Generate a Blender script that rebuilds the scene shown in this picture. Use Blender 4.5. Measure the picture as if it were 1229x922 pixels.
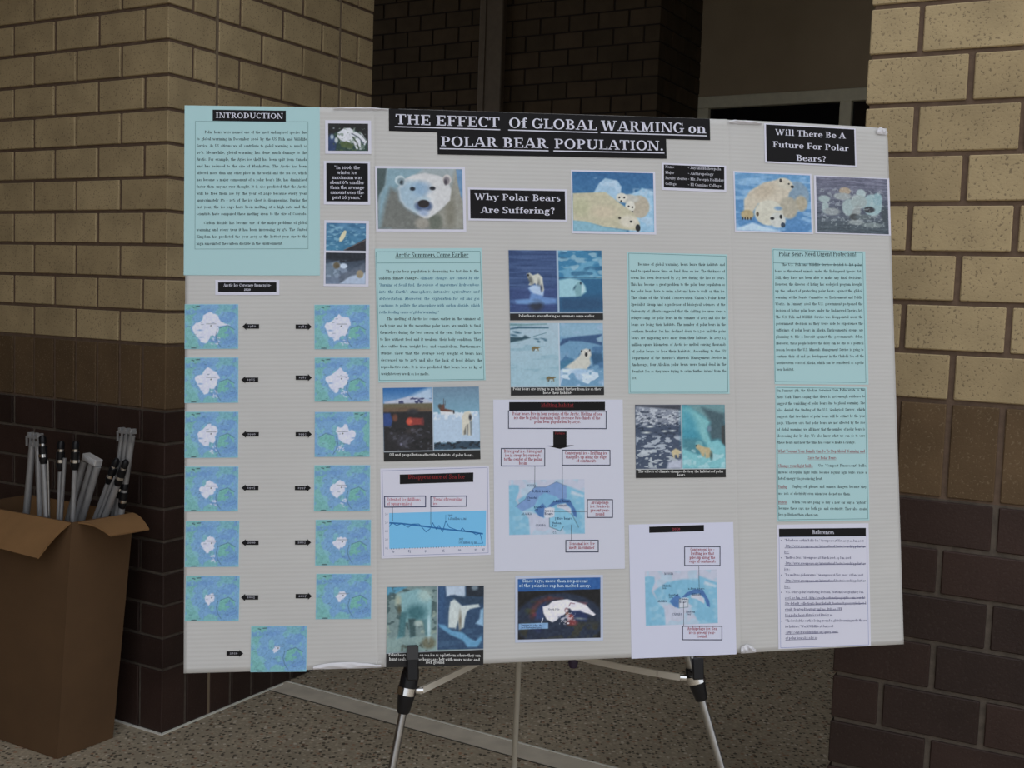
import bpy, bmesh, math, random
import numpy as np
from mathutils import Vector, Matrix, Euler

for _o in list(bpy.data.objects):
    bpy.data.objects.remove(_o)
random.seed(7)
SC = bpy.context.scene
COL = SC.collection

# ------------------------------------------------------------------ camera
CAM_F, CAM_PITCH, CAM_ROLL, CAM_H = 1361.37, 0.078406, 0.034399, 1.40886
cd = bpy.data.cameras.new('camera')
cam = bpy.data.objects.new('camera', cd)
COL.objects.link(cam)
cd.sensor_fit = 'HORIZONTAL'
cd.sensor_width = 36.0
cd.lens = CAM_F / 1229.0 * 36.0
cd.clip_start = 0.02
_f = Vector((0, math.cos(CAM_PITCH), -math.sin(CAM_PITCH)))
_r = Vector((1, 0, 0))
_u = Vector((0, math.sin(CAM_PITCH), math.cos(CAM_PITCH)))
_c, _s = math.cos(CAM_ROLL), math.sin(CAM_ROLL)
_r2 = _c * _r + _s * _u
_u2 = -_s * _r + _c * _u
cam.matrix_world = Matrix(((_r2.x, _u2.x, -_f.x, 0), (_r2.y, _u2.y, -_f.y, 0),
                           (_r2.z, _u2.z, -_f.z, CAM_H), (0, 0, 0, 1)))
SC.camera = cam

# ------------------------------------------------------------------ sky: even overcast, brighter overhead
world = bpy.data.worlds.new('sky')
SC.world = world
world.use_nodes = True
wt = world.node_tree
wt.nodes.clear()
w_out = wt.nodes.new('ShaderNodeOutputWorld')
w_bg = wt.nodes.new('ShaderNodeBackground')
w_tc = wt.nodes.new('ShaderNodeTexCoord')
w_sep = wt.nodes.new('ShaderNodeSeparateXYZ')
w_ramp = wt.nodes.new('ShaderNodeValToRGB')
wt.links.new(w_tc.outputs['Generated'], w_sep.inputs[0])
wt.links.new(w_sep.outputs['Z'], w_ramp.inputs[0])
wt.links.new(w_ramp.outputs[0], w_bg.inputs[0])
wt.links.new(w_bg.outputs[0], w_out.inputs[0])
w_ramp.color_ramp.elements[0].position = 0.0
w_ramp.color_ramp.elements[0].color = (0.63, 0.655, 0.69, 1)
w_ramp.color_ramp.elements[1].position = 0.9
w_ramp.color_ramp.elements[1].color = (0.93, 0.96, 1.0, 1)
w_bg.inputs[1].default_value = 1.0

# ------------------------------------------------------------------ colour management
SC.view_settings.view_transform = 'Standard'
SC.view_settings.look = 'None'
SC.view_settings.gamma = 1.0
SC.view_settings.use_curve_mapping = False
SC.view_settings.exposure = 0.48
SC.cycles.max_bounces = 6


# ------------------------------------------------------------------ helpers
def lin(c):
    c = c / 255.0
    return c / 12.92 if c <= 0.04045 else ((c + 0.055) / 1.055) ** 2.4


def L3(r, g, b, k=1.0):
    return (min(lin(r) * k, .95), min(lin(g) * k, .95), min(lin(b) * k, .95))


def link(o, parent=None):
    COL.objects.link(o)
    if parent is not None:
        o.parent = parent
    return o


def mesh_obj(name, verts, faces, mat, parent=None, smooth=False):
    me = bpy.data.meshes.new(name)
    me.from_pydata([tuple(v) for v in verts], [], faces)
    if mat is not None:
        me.materials.append(mat)
    if smooth:
        me.polygons.foreach_set('use_smooth', [True] * len(me.polygons))
    me.update()
    return link(bpy.data.objects.new(name, me), parent)


def empty(name, parent=None, loc=(0, 0, 0), rotz=0.0):
    o = bpy.data.objects.new(name, None)
    o.empty_display_size = 0.1
    o.location = loc
    o.rotation_euler = (0, 0, rotz)
    return link(o, parent)


def tag(o, label=None, cat=None, group=None, kind=None):
    if label: o['label'] = label
    if cat: o['category'] = cat
    if group: o['group'] = group
    if kind: o['kind'] = kind
    return o


class MB:
    """collects simple solids into one mesh"""
    def __init__(self):
        self.v = []; self.f = []

    def add(self, v, f):
        n = len(self.v)
        self.v += [tuple(q) for q in v]
        self.f += [tuple(i + n for i in q) for q in f]

    def box(self, x0, x1, y0, y1, z0, z1, M=None, ch=0.0):
        if ch > 0:
            v, f = chamfer_box(x0, x1, y0, y1, z0, z1, ch)
        else:
            v = [(x, y, z) for x in (x0, x1) for y in (y0, y1) for z in (z0, z1)]
            f = [(0, 1, 3, 2), (4, 6, 7, 5), (0, 4, 5, 1), (2, 3, 7, 6), (0, 2, 6, 4), (1, 5, 7, 3)]
        if M is not None:
            v = [M @ Vector(q) for q in v]
        self.add(v, f)

    def tube(self, pts, rad, n=14, cap=True):
        """swept round section; rad number or list"""
        pts = [Vector(p) for p in pts]
        if not isinstance(rad, (list, tuple)):
            rad = [rad] * len(pts)
        rings = []
        up = None
        for i, p in enumerate(pts):
            d = (pts[min(i + 1, len(pts) - 1)] - pts[max(i - 1, 0)]).normalized()
            if up is None:
                up = Vector((1, 0, 0)) if abs(d.x) < .8 else Vector((0, 1, 0))
            a = (up - d * up.dot(d)).normalized()
            up = a
            b = d.cross(a)
            rings.append([p + (a * math.cos(t) + b * math.sin(t)) * rad[i] for t in [2 * math.pi * k / n for k in range(n)]])
        v = [q for r in rings for q in r]
        f = []
        for i in range(len(pts) - 1):
            for k in range(n):
                f.append((i * n + k, i * n + (k + 1) % n, (i + 1) * n + (k + 1) % n, (i + 1) * n + k))
        if cap:
            f.append(tuple(range(n - 1, -1, -1)))
            f.append(tuple((len(pts) - 1) * n + k for k in range(n)))
        self.add(v, f)

    def build(self, name, mat, parent=None, smooth=False):
        o = mesh_obj(name, self.v, self.f, mat, parent, smooth)
        if smooth:
            auto_smooth(o)
        return o


def auto_smooth(o, ang=40):
    me = o.data
    bm = bmesh.new(); bm.from_mesh(me)
    bmesh.ops.recalc_face_normals(bm, faces=bm.faces)
    for e in bm.edges:
        if len(e.link_faces) == 2 and e.calc_face_angle(0) > math.radians(ang):
            e.smooth = False
    for fc in bm.faces: fc.smooth = True
    bm.to_mesh(me); bm.free()


def chamfer_box(x0, x1, y0, y1, z0, z1, c):
    v = []; idx = {}
    X = (x0, x1); Y = (y0, y1); Z = (z0, z1)
    for i in (0, 1):
        for j in (0, 1):
            for k in (0, 1):
                sx, sy, sz = (1 - 2 * i) * c, (1 - 2 * j) * c, (1 - 2 * k) * c
                idx[i, j, k, 'x'] = len(v); v.append((X[i], Y[j] + sy, Z[k] + sz))
                idx[i, j, k, 'y'] = len(v); v.append((X[i] + sx, Y[j], Z[k] + sz))
                idx[i, j, k, 'z'] = len(v); v.append((X[i] + sx, Y[j] + sy, Z[k]))
    f = []
    for i in (0, 1):
        q = [idx[i, 0, 0, 'x'], idx[i, 1, 0, 'x'], idx[i, 1, 1, 'x'], idx[i, 0, 1, 'x']]
        f.append(tuple(q if i else q[::-1]))
        q = [idx[0, i, 0, 'y'], idx[0, i, 1, 'y'], idx[1, i, 1, 'y'], idx[1, i, 0, 'y']]
        f.append(tuple(q if i else q[::-1]))
        q = [idx[0, 0, i, 'z'], idx[1, 0, i, 'z'], idx[1, 1, i, 'z'], idx[0, 1, i, 'z']]
        f.append(tuple(q if i else q[::-1]))
    for a in (0, 1):
        for b in (0, 1):
            q = [idx[a, b, 0, 'x'], idx[a, b, 1, 'x'], idx[a, b, 1, 'y'], idx[a, b, 0, 'y']]
            f.append(tuple(q if a == b else q[::-1]))
            q = [idx[a, 0, b, 'x'], idx[a, 0, b, 'z'], idx[a, 1, b, 'z'], idx[a, 1, b, 'x']]
            f.append(tuple(q if a == b else q[::-1]))
            q = [idx[0, a, b, 'y'], idx[1, a, b, 'y'], idx[1, a, b, 'z'], idx[0, a, b, 'z']]
            f.append(tuple(q if a == b else q[::-1]))
    for (i, j, k) in [(i, j, k) for i in (0, 1) for j in (0, 1) for k in (0, 1)]:
        q = (idx[i, j, k, 'x'], idx[i, j, k, 'y'], idx[i, j, k, 'z'])
        f.append(q if (i + j + k) % 2 else q[::-1])
    return v, f


# ------------------------------------------------------------------ materials
def new_mat(name):
    m = bpy.data.materials.new(name)
    m.use_nodes = True
    return m, m.node_tree, m.node_tree.nodes['Principled BSDF']


def plain(name, col, rough=.6, metal=0.0, spec=.5, noise=0.0, nscale=30, bump=0.0, bscale=200):
    m, t, b = new_mat(name)
    b.inputs['Base Color'].default_value = (*col, 1)
    b.inputs['Roughness'].default_value = rough
    b.inputs['Metallic'].default_value = metal
    b.inputs['Specular IOR Level'].default_value = spec
    tc = t.nodes.new('ShaderNodeTexCoord')
    if noise > 0:
        n = t.nodes.new('ShaderNodeTexNoise'); n.inputs['Scale'].default_value = nscale; n.inputs['Detail'].default_value = 4
        t.links.new(tc.outputs['Object'], n.inputs['Vector'])
        r = t.nodes.new('ShaderNodeMapRange')
        r.inputs['From Min'].default_value = .3; r.inputs['From Max'].default_value = .7
        r.inputs['To Min'].default_value = 1 - noise; r.inputs['To Max'].default_value = 1 + noise
        t.links.new(n.outputs['Fac'], r.inputs['Value'])
        h = t.nodes.new('ShaderNodeVectorMath'); h.operation = 'SCALE'
        h.inputs[0].default_value = col
        t.links.new(r.outputs[0], h.inputs['Scale'])
        t.links.new(h.outputs[0], b.inputs['Base Color'])
    if bump > 0:
        n = t.nodes.new('ShaderNodeTexNoise'); n.inputs['Scale'].default_value = bscale
        t.links.new(tc.outputs['Object'], n.inputs['Vector'])
        bp = t.nodes.new('ShaderNodeBump'); bp.inputs['Strength'].default_value = bump; bp.inputs['Distance'].default_value = .001
        t.links.new(n.outputs['Fac'], bp.inputs['Height'])
        t.links.new(bp.outputs[0], b.inputs['Normal'])
    return m


def brick_mat(name, c0, c1, pit, pit_amt=.5, rough=.85, warm=None):
    """fired brick: each brick its own tone, fine dark pits, grain"""
    m, t, b = new_mat(name)
    N = t.nodes; K = t.links
    tc = N.new('ShaderNodeTexCoord'); oi = N.new('ShaderNodeObjectInfo')
    geo = N.new('ShaderNodeNewGeometry')
    mix = N.new('ShaderNodeMix'); mix.data_type = 'RGBA'
    mix.inputs['A'].default_value = (*c0, 1); mix.inputs['B'].default_value = (*c1, 1)
    K.new(oi.outputs['Random'], mix.inputs['Factor'])
    big = N.new('ShaderNodeTexNoise'); big.inputs['Scale'].default_value = 9; big.inputs['Detail'].default_value = 5
    K.new(geo.outputs['Position'], big.inputs['Vector'])
    br = N.new('ShaderNodeMapRange'); br.inputs['From Min'].default_value = .3; br.inputs['From Max'].default_value = .7
    br.inputs['To Min'].default_value = .86; br.inputs['To Max'].default_value = 1.12
    K.new(big.outputs['Fac'], br.inputs['Value'])
    sc = N.new('ShaderNodeVectorMath'); sc.operation = 'SCALE'
    K.new(mix.outputs['Result'], sc.inputs[0]); K.new(br.outputs[0], sc.inputs['Scale'])
    fine = N.new('ShaderNodeTexNoise'); fine.inputs['Scale'].default_value = 190; fine.inputs['Detail'].default_value = 2
    K.new(geo.outputs['Position'], fine.inputs['Vector'])
    pr = N.new('ShaderNodeMapRange'); pr.inputs['From Min'].default_value = .60; pr.inputs['From Max'].default_value = .67
    pr.inputs['To Min'].default_value = 0; pr.inputs['To Max'].default_value = pit_amt
    K.new(fine.outputs['Fac'], pr.inputs['Value'])
    m2 = N.new('ShaderNodeMix'); m2.data_type = 'RGBA'
    K.new(pr.outputs[0], m2.inputs['Factor']); K.new(sc.outputs[0], m2.inputs['A'])
    m2.inputs['B'].default_value = (*pit, 1)
    K.new(m2.outputs['Result'], b.inputs['Base Color'])
    b.inputs['Roughness'].default_value = rough
    b.inputs['Specular IOR Level'].default_value = .25
    bp = N.new('ShaderNodeBump'); bp.inputs['Strength'].default_value = .5; bp.inputs['Distance'].default_value = .0015
    bp.invert = True
    K.new(fine.outputs['Fac'], bp.inputs['Height']); K.new(bp.outputs[0], b.inputs['Normal'])
    return m


def aggregate_mat(name, base, dark, light, warm, bright=1.0):
    """exposed aggregate concrete: small stones of several tones in a grey brown matrix"""
    m, t, b = new_mat(name)
    N = t.nodes; K = t.links
    tc = N.new('ShaderNodeTexCoord')
    vo = N.new('ShaderNodeTexVoronoi'); vo.inputs['Scale'].default_value = 84; vo.inputs['Randomness'].default_value = 1
    K.new(tc.outputs['Object'], vo.inputs['Vector'])
    sep = N.new('ShaderNodeSeparateColor'); K.new(vo.outputs['Color'], sep.inputs[0])
    ramp = N.new('ShaderNodeValToRGB'); ramp.color_ramp.interpolation = 'CONSTANT'
    cr = ramp.color_ramp
    cr.elements[0].position = 0; cr.elements[0].color = (*dark, 1)
    cr.elements[1].position = .26; cr.elements[1].color = (*base, 1)
    for p, c in ((.42, tuple(x * .8 for x in base)), (.55, tuple(x * 1.12 for x in base)), (.82, light), (.9, warm), (.96, tuple(x * .5 for x in warm))):
        e = cr.elements.new(p); e.color = (*c, 1)
    K.new(sep.outputs[0], ramp.inputs[0])
    msk = N.new('ShaderNodeMapRange'); msk.inputs['From Min'].default_value = .42; msk.inputs['From Max'].default_value = .55
    K.new(vo.outputs['Distance'], msk.inputs['Value'])
    mx = N.new('ShaderNodeMix'); mx.data_type = 'RGBA'
    K.new(msk.outputs[0], mx.inputs['Factor']); K.new(ramp.outputs[0], mx.inputs['A'])
    mx.inputs['B'].default_value = (*[x * .9 for x in base], 1)
    nz = N.new('ShaderNodeTexNoise'); nz.inputs['Scale'].default_value = 2.2; nz.inputs['Detail'].default_value = 6
    K.new(tc.outputs['Object'], nz.inputs['Vector'])
    r = N.new('ShaderNodeMapRange'); r.inputs['From Min'].default_value = .3; r.inputs['From Max'].default_value = .7
    r.inputs['To Min'].default_value = .85 * bright; r.inputs['To Max'].default_value = 1.1 * bright
    K.new(nz.outputs['Fac'], r.inputs['Value'])
    sc = N.new('ShaderNodeVectorMath'); sc.operation = 'SCALE'
    K.new(mx.outputs['Result'], sc.inputs[0]); K.new(r.outputs[0], sc.inputs['Scale'])
    K.new(sc.outputs[0], b.inputs['Base Color'])
    b.inputs['Roughness'].default_value = .75
    b.inputs['Specular IOR Level'].default_value = .3
    bp = N.new('ShaderNodeBump'); bp.inputs['Strength'].default_value = .6; bp.inputs['Distance'].default_value = .003; bp.invert = True
    K.new(vo.outputs['Distance'], bp.inputs['Height']); K.new(bp.outputs[0], b.inputs['Normal'])
    return m


M_buff = brick_mat('buff_brick', (.41, .315, .18), (.49, .382, .222), (.12, .09, .06), .6)
M_brown = brick_mat('brown_brick', (.11, .07, .037), (.14, .09, .048), (.33, .26, .17), .25)
M_dark = brick_mat('dark_brick', (.030, .018, .015), (.045, .025, .020), (.10, .08, .07), .15, rough=.55)
M_mort_buff = plain('buff_mortar', (.15, .10, .07), .95, noise=.15, nscale=60, bump=.6)
M_mort_dark = plain('grey_mortar', (.11, .088, .07), .95, noise=.2, nscale=60, bump=.6)
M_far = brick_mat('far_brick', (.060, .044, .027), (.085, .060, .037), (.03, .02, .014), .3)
M_beige = plain('beige_panel', (.40, .32, .22), .8, noise=.05, nscale=4)
M_frame = plain('window_frame_paint', (.74, .71, .56), .6, noise=.05)
M_floor = aggregate_mat('aggregate_concrete', (.48, .405, .30), (.12, .10, .075), (.68, .61, .50), (.42, .25, .16))
M_band = plain('trowelled_concrete', (.72, .65, .54), .8, noise=.12, nscale=12, bump=.3)
M_joint = plain('joint_sealant', (.80, .78, .72), .7)
M_jdark = plain('joint_gap', (.08, .07, .055), .9)
M_ceil = plain('soffit_plaster', (.30, .27, .22), .9, noise=.05, nscale=3)

B = .1016            # one course
TH_L, TH_R = -0.516233, -0.488834


# ------------------------------------------------------------------ brick walls
_brick_cache = {}


def brick_mesh(sx, sy, sz, mat):
    key = (round(sx, 4), round(sy, 4), round(sz, 4), mat.name)
    if key not in _brick_cache:
        v, f = chamfer_box(-sx / 2, sx / 2, -sy / 2, sy / 2, -sz / 2, sz / 2, .0022)
        me = bpy.data.meshes.new('brick')
        me.from_pydata(v, [], f); me.materials.append(mat); me.update()
        _brick_cache[key] = me
    return _brick_cache[key]


def put_brick(root, x0, x1, y0, y1, z0, z1, mat, jx=.006, jz=.005, rnd=random.Random(3)):
    me = brick_mesh(x1 - x0, y1 - y0, z1 - z0 - 2 * jz, mat)
    o = bpy.data.objects.new('brick', me)
    o.location = ((x0 + x1) / 2 + rnd.uniform(-.0008, .0008), (y0 + y1) / 2 + rnd.uniform(-.0012, .0012), (z0 + z1) / 2)
    o.rotation_euler = (rnd.uniform(-.004, .004), 0, rnd.uniform(-.004, .004))
    return link(o, root)


D = .0916   # brick depth (bed width)
J = .006    # half a head joint


def spans(cuts):
    return [(cuts[i], cuts[i + 1]) for i in range(len(cuts) - 1)]


def course(k, lenA, lenS, cutsS=None, sign=-1, swap=False):
    """footprints of course k. A = front face (y=0 plane), running in direction sign*x; S = side face (x=0 plane) running in +y."""
    out = []
    odd = (k % 2 == 1)
    if swap: odd = not odd
    aS = .1016 if odd else 0.0           # odd: header shows on A, stretcher runs along S
    # corner brick
    if odd:
        cornerA, cornerS = .1016 - J - .0, .2032 - J
    else:
        cornerA, cornerS = .2032 - J, .1016 - J
    def fx(a, b):
        return (sign * b, sign * a) if sign < 0 else (a, b)
    x0, x1 = fx(0, cornerA)
    if odd:
        out.append((x0, x1, 0, cornerS))
    else:
        out.append((x0, x1, 0, cornerS))
    s = .1016 if odd else .2032
    while s < lenA - .02:
        e = min(s + .2032, lenA)
        x0, x1 = fx(s + J, e - J)
        out.append((x0, x1, 0, D))
        s = e
    cuts = cutsS(odd) if cutsS else None
    if cuts is None:
        s = .2032 if odd else .1016
        cuts = [s]
        while cuts[-1] < lenS - .02:
            cuts.append(min(cuts[-1] + .2032, lenS))
    for a, b in spans(cuts):
        x0, x1 = fx(0, D)
        out.append((x0, x1, a + J, b - J))
    return out


def soldiers(lenA, lenS, sign=-1):
    out = []
    def fx(a, b):
        return (-b, -a) if sign < 0 else (a, b)
    x0, x1 = fx(0, .1016 - J); out.append((x0, x1, 0, .1016 - J))
    s = .1016
    while s < lenA - .02:
        x0, x1 = fx(s + J, min(s + .1016, lenA) - J); out.append((x0, x1, 0, D)); s += .1016
    s = .1016
    while s < lenS - .02:
        x0, x1 = fx(0, D); out.append((x0, x1, s + J, min(s + .1016, lenS) - J)); s += .1016
    return out


def brick_wall(name, label, loc, rotz, lenA, lenS, sign, cutsS=None, kmax=24, ktop=34, kmin=0, far=False, swap=False):
    root = empty(name, None, loc, rotz)
    tag(root, label, None, None, 'structure')
    core = MB(); core_d = MB()
    def fx(a, b):
        return (-b, -a) if sign < 0 else (a, b)
    r = .0065
    x0, x1 = fx(r, lenA - .002)
    zsplit = 10 * B
    if far:
        core.box(x0, x1, r, lenS - .002, 0, ktop * B)
    else:
        core_d.box(x0, x1, r, lenS - .002, 0, zsplit)
        core.box(x0, x1, r, lenS - .002, zsplit, ktop * B)
        core_d.build('dark_mortar', M_mort_dark, root)
    core.build('mortar', M_far_mort if far else M_mort_buff, root)
    rest = {}
    k = 0
    while k < ktop:
        if not far and k in (0, 10):
            rows = soldiers(lenA, lenS, sign); dz = 2
            mat = M_dark if k == 0 else M_brown
        else:
            rows = course(k, lenA, lenS, cutsS, sign, swap); dz = 1
            mat = M_far if far else (M_dark if k < 10 else M_buff)
        for (a, b, c, d) in rows:
            if kmin <= k < kmax:
                put_brick(root, a, b, c, d, k * B, (k + dz) * B, mat)
            else:
                rest.setdefault(mat.name, (mat, MB()))[1].box(a, b, c, d, k * B + .005, (k + dz) * B - .005)
        k += dz
    for nm, (mat, mb) in rest.items():
        tag(mb.build('upper_brickwork' if not far else 'brickwork', mat, root), kind='stuff')
    return root


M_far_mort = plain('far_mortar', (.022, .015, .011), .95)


def cutsL(odd):
    return [.2032, .4064, .6096, .8128, 1.012] if odd else [.1016, .2032, .3048, .508, .7112, .8128, .9144, 1.012]


LP = (-1.05892, 3.45148, 0)
RP = (0.723026, 2.424661, 0)
brick_wall('wall_left', 'brick pillar on the left, buff bricks above a brown soldier course and dark bricks at the foot',
           LP, TH_L, 1.45, 1.012, -1, cutsL, kmax=24)
brick_wall('wall_right', 'brick pillar on the right, nearest one, pale buff bricks above brown and dark bricks',
           RP, TH_R, 1.0, .6, 1, kmax=22)
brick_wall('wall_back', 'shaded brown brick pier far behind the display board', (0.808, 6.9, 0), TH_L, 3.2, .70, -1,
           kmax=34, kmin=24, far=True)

# movement joints filled with sealant on the narrow face of the left pillar
wl = bpy.data.objects['wall_left']
for s in (.2032, .8128):
    mb = MB(); mb.box(-.012, -.0022, s - .0055, s + .0055, 0, 3.45)
    mb.build('movement_joint', plain('joint_mastic', (.22, .165, .11), .8), wl)

# metal downpipe box standing against the far pier
wb = bpy.data.objects['wall_back']
mb = MB()
mb.box(-1.235, -1.06, -.05, -.001, 0, 3.45, ch=.006)
mb.box(-1.20, -1.185, -.056, -.05, 0, 3.45)
pipe = mb.build('trim_1', plain('brown_metal_cover', (.13, .10, .07), .5, noise=.1), None)
pipe.matrix_world = Matrix.Translation((0.808, 6.9, 0)) @ Matrix.Rotation(TH_L, 4, 'Z')
tag(pipe, 'vertical brown metal cover strip on the far brick pier', kind='structure')

# the glazed front set back beside the far pier
WB = Matrix.Translation((0.808, 6.9, 0)) @ Matrix.Rotation(TH_L, 4, 'Z')
mb = MB(); mb.box(-.25, 6, .702, .90, 2.73, 3.454)
o = mb.build('wall_panel', M_beige); o.matrix_world = WB
o.name = 'wall_upper'
tag(o, 'plain beige wall panel above the dark window', kind='structure')
win = empty('window_1', None, (0.808, 6.9, 0), TH_L)
tag(win, 'dark glazed shopfront with a pale metal frame under the beige wall panel', kind='structure')
mb = MB(); mb.box(0, 6, .68, .78, 2.655, 2.73, ch=.003); mb.build('head_frame', M_frame, win)
mb = MB(); mb.box(0, 6, .68, .78, 0, .10, ch=.003); mb.build('sill_frame', M_frame, win)
for x in (.0, .915, 1.83, 2.745, 3.66, 4.575):
    mb = MB(); mb.box(x, x + .072, .68, .78, .10, 2.655, ch=.003); mb.build('mullion', M_frame, win)
M_glass = plain('dark_glass', (.006, .007, .010), .08, spec=.5)
for x in (.0, .915, 1.83, 2.745, 3.66):
    mb = MB(); mb.box(x + .07, x + .917, .725, .737, .098, 2.657); mb.build('pane', M_glass, win)
mb = MB(); mb.box(-.3, 6, .95, 1.0, 0, 3.454)
o = mb.build('wall_inner', plain('unlit_room', (.02, .018, .016), .9)); o.matrix_world = WB
tag(o, 'dark room wall behind the glazing', kind='structure')

# ------------------------------------------------------------------ ground
fl = MB(); fl.box(-14, 14, -14, 14, -.12, 0)
floor = fl.build('floor', M_floor)
tag(floor, 'exposed aggregate concrete paving', kind='structure')


def strip(name, p, q, w, z, mat, extend=0.0, zb=-.01):
    p = Vector(p); q = Vector(q); d = (q - p).normalized(); n = Vector((-d.y, d.x))
    q = q + d * extend
    v = [p + n * w / 2, q + n * w / 2, q - n * w / 2, p - n * w / 2]
    V = [(a.x, a.y, zb) for a in v] + [(a.x, a.y, z) for a in v]
    return mesh_obj(name, V, [(0, 1, 2, 3), (7, 6, 5, 4), (0, 4, 5, 1), (1, 5, 6, 2), (2, 6, 7, 3), (3, 7, 4, 0)], mat, floor)


# smooth band crossing the paving: far edge and near edge measured on the ground
far0, far1 = Vector((-.80, 3.985)), Vector((.331, 3.323))
nr0, nr1 = Vector((-.86, 3.875)), Vector((.038, 3.368))
dd = (far1 - far0).normalized(); nn = Vector((dd.y, -dd.x))
c0 = far0 + nn * .052
strip('concrete_band', c0 - dd * .05, c0 + dd * 1, .104, .0012, M_band, extend=3)
strip('joint_bead', far0 + nn * .001, far0 + dd, .007, .003, M_joint, extend=3)
strip('joint_gap', far0 + nn * .105 - dd * .1, far0 + nn * .105 + dd, .004, .002, M_jdark, extend=3)


def to_w(root_loc, th, x, y):
    c, s = math.cos(th), math.sin(th)
    return Vector((root_loc[0] + c * x - s * y, root_loc[1] + s * x + c * y))


# pale sealant bead around the foot of the left pillar
strip('sealant_bead', to_w(LP, TH_L, -1.45, -.004), to_w(LP, TH_L, .006, -.004), .008, .004, M_joint)
strip('sealant_bead', to_w(LP, TH_L, .004, -.004), to_w(LP, TH_L, .004, .56), .008, .004, M_joint)

# ------------------------------------------------------------------ unseen soffit over the walk, and unseen walls added to block sky light
WL = Matrix.Translation(LP) @ Matrix.Rotation(TH_L, 4, 'Z')
mb = MB(); mb.box(-6, 8, -.05, 6, 3.454, 3.75); mb.box(-6, .8, -5.9, -.05, 3.454, 3.75)  # second slab is added out of view to keep sky off the left pillar
o = mb.build('ceiling', M_ceil); o.matrix_world = WL
tag(o, 'plain soffit over the covered walk, extended out of view on the left to block sky light', kind='structure')
mb = MB(); mb.box(-1.95, -1.45, -9, 1.0, 0, 6.5)  # added out of view to darken the left pillar's front face
o = mb.build('shade_wall_left', M_brown); o.matrix_world = WL
tag(o, 'unseen wall added left of the brick pillar to shade it', kind='structure')
mb = MB(); mb.box(4.2, 4.5, .6, 6, 0, 3.454)  # added out of view to stop light leaking into the background
o = mb.build('shade_wall_right', M_far); o.matrix_world = WL
tag(o, 'unseen wall added on the right to keep light out of the covered walk', kind='structure')
mb = MB(); mb.box(-8, 1.0, -6.2, -5.9, 0, 5.5)  # added behind the camera to cut sky light on the left
o = mb.build('shade_wall_behind', M_far); o.matrix_world = WL
tag(o, 'unseen wall added behind the viewer on the left to block sky light', kind='structure')

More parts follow.
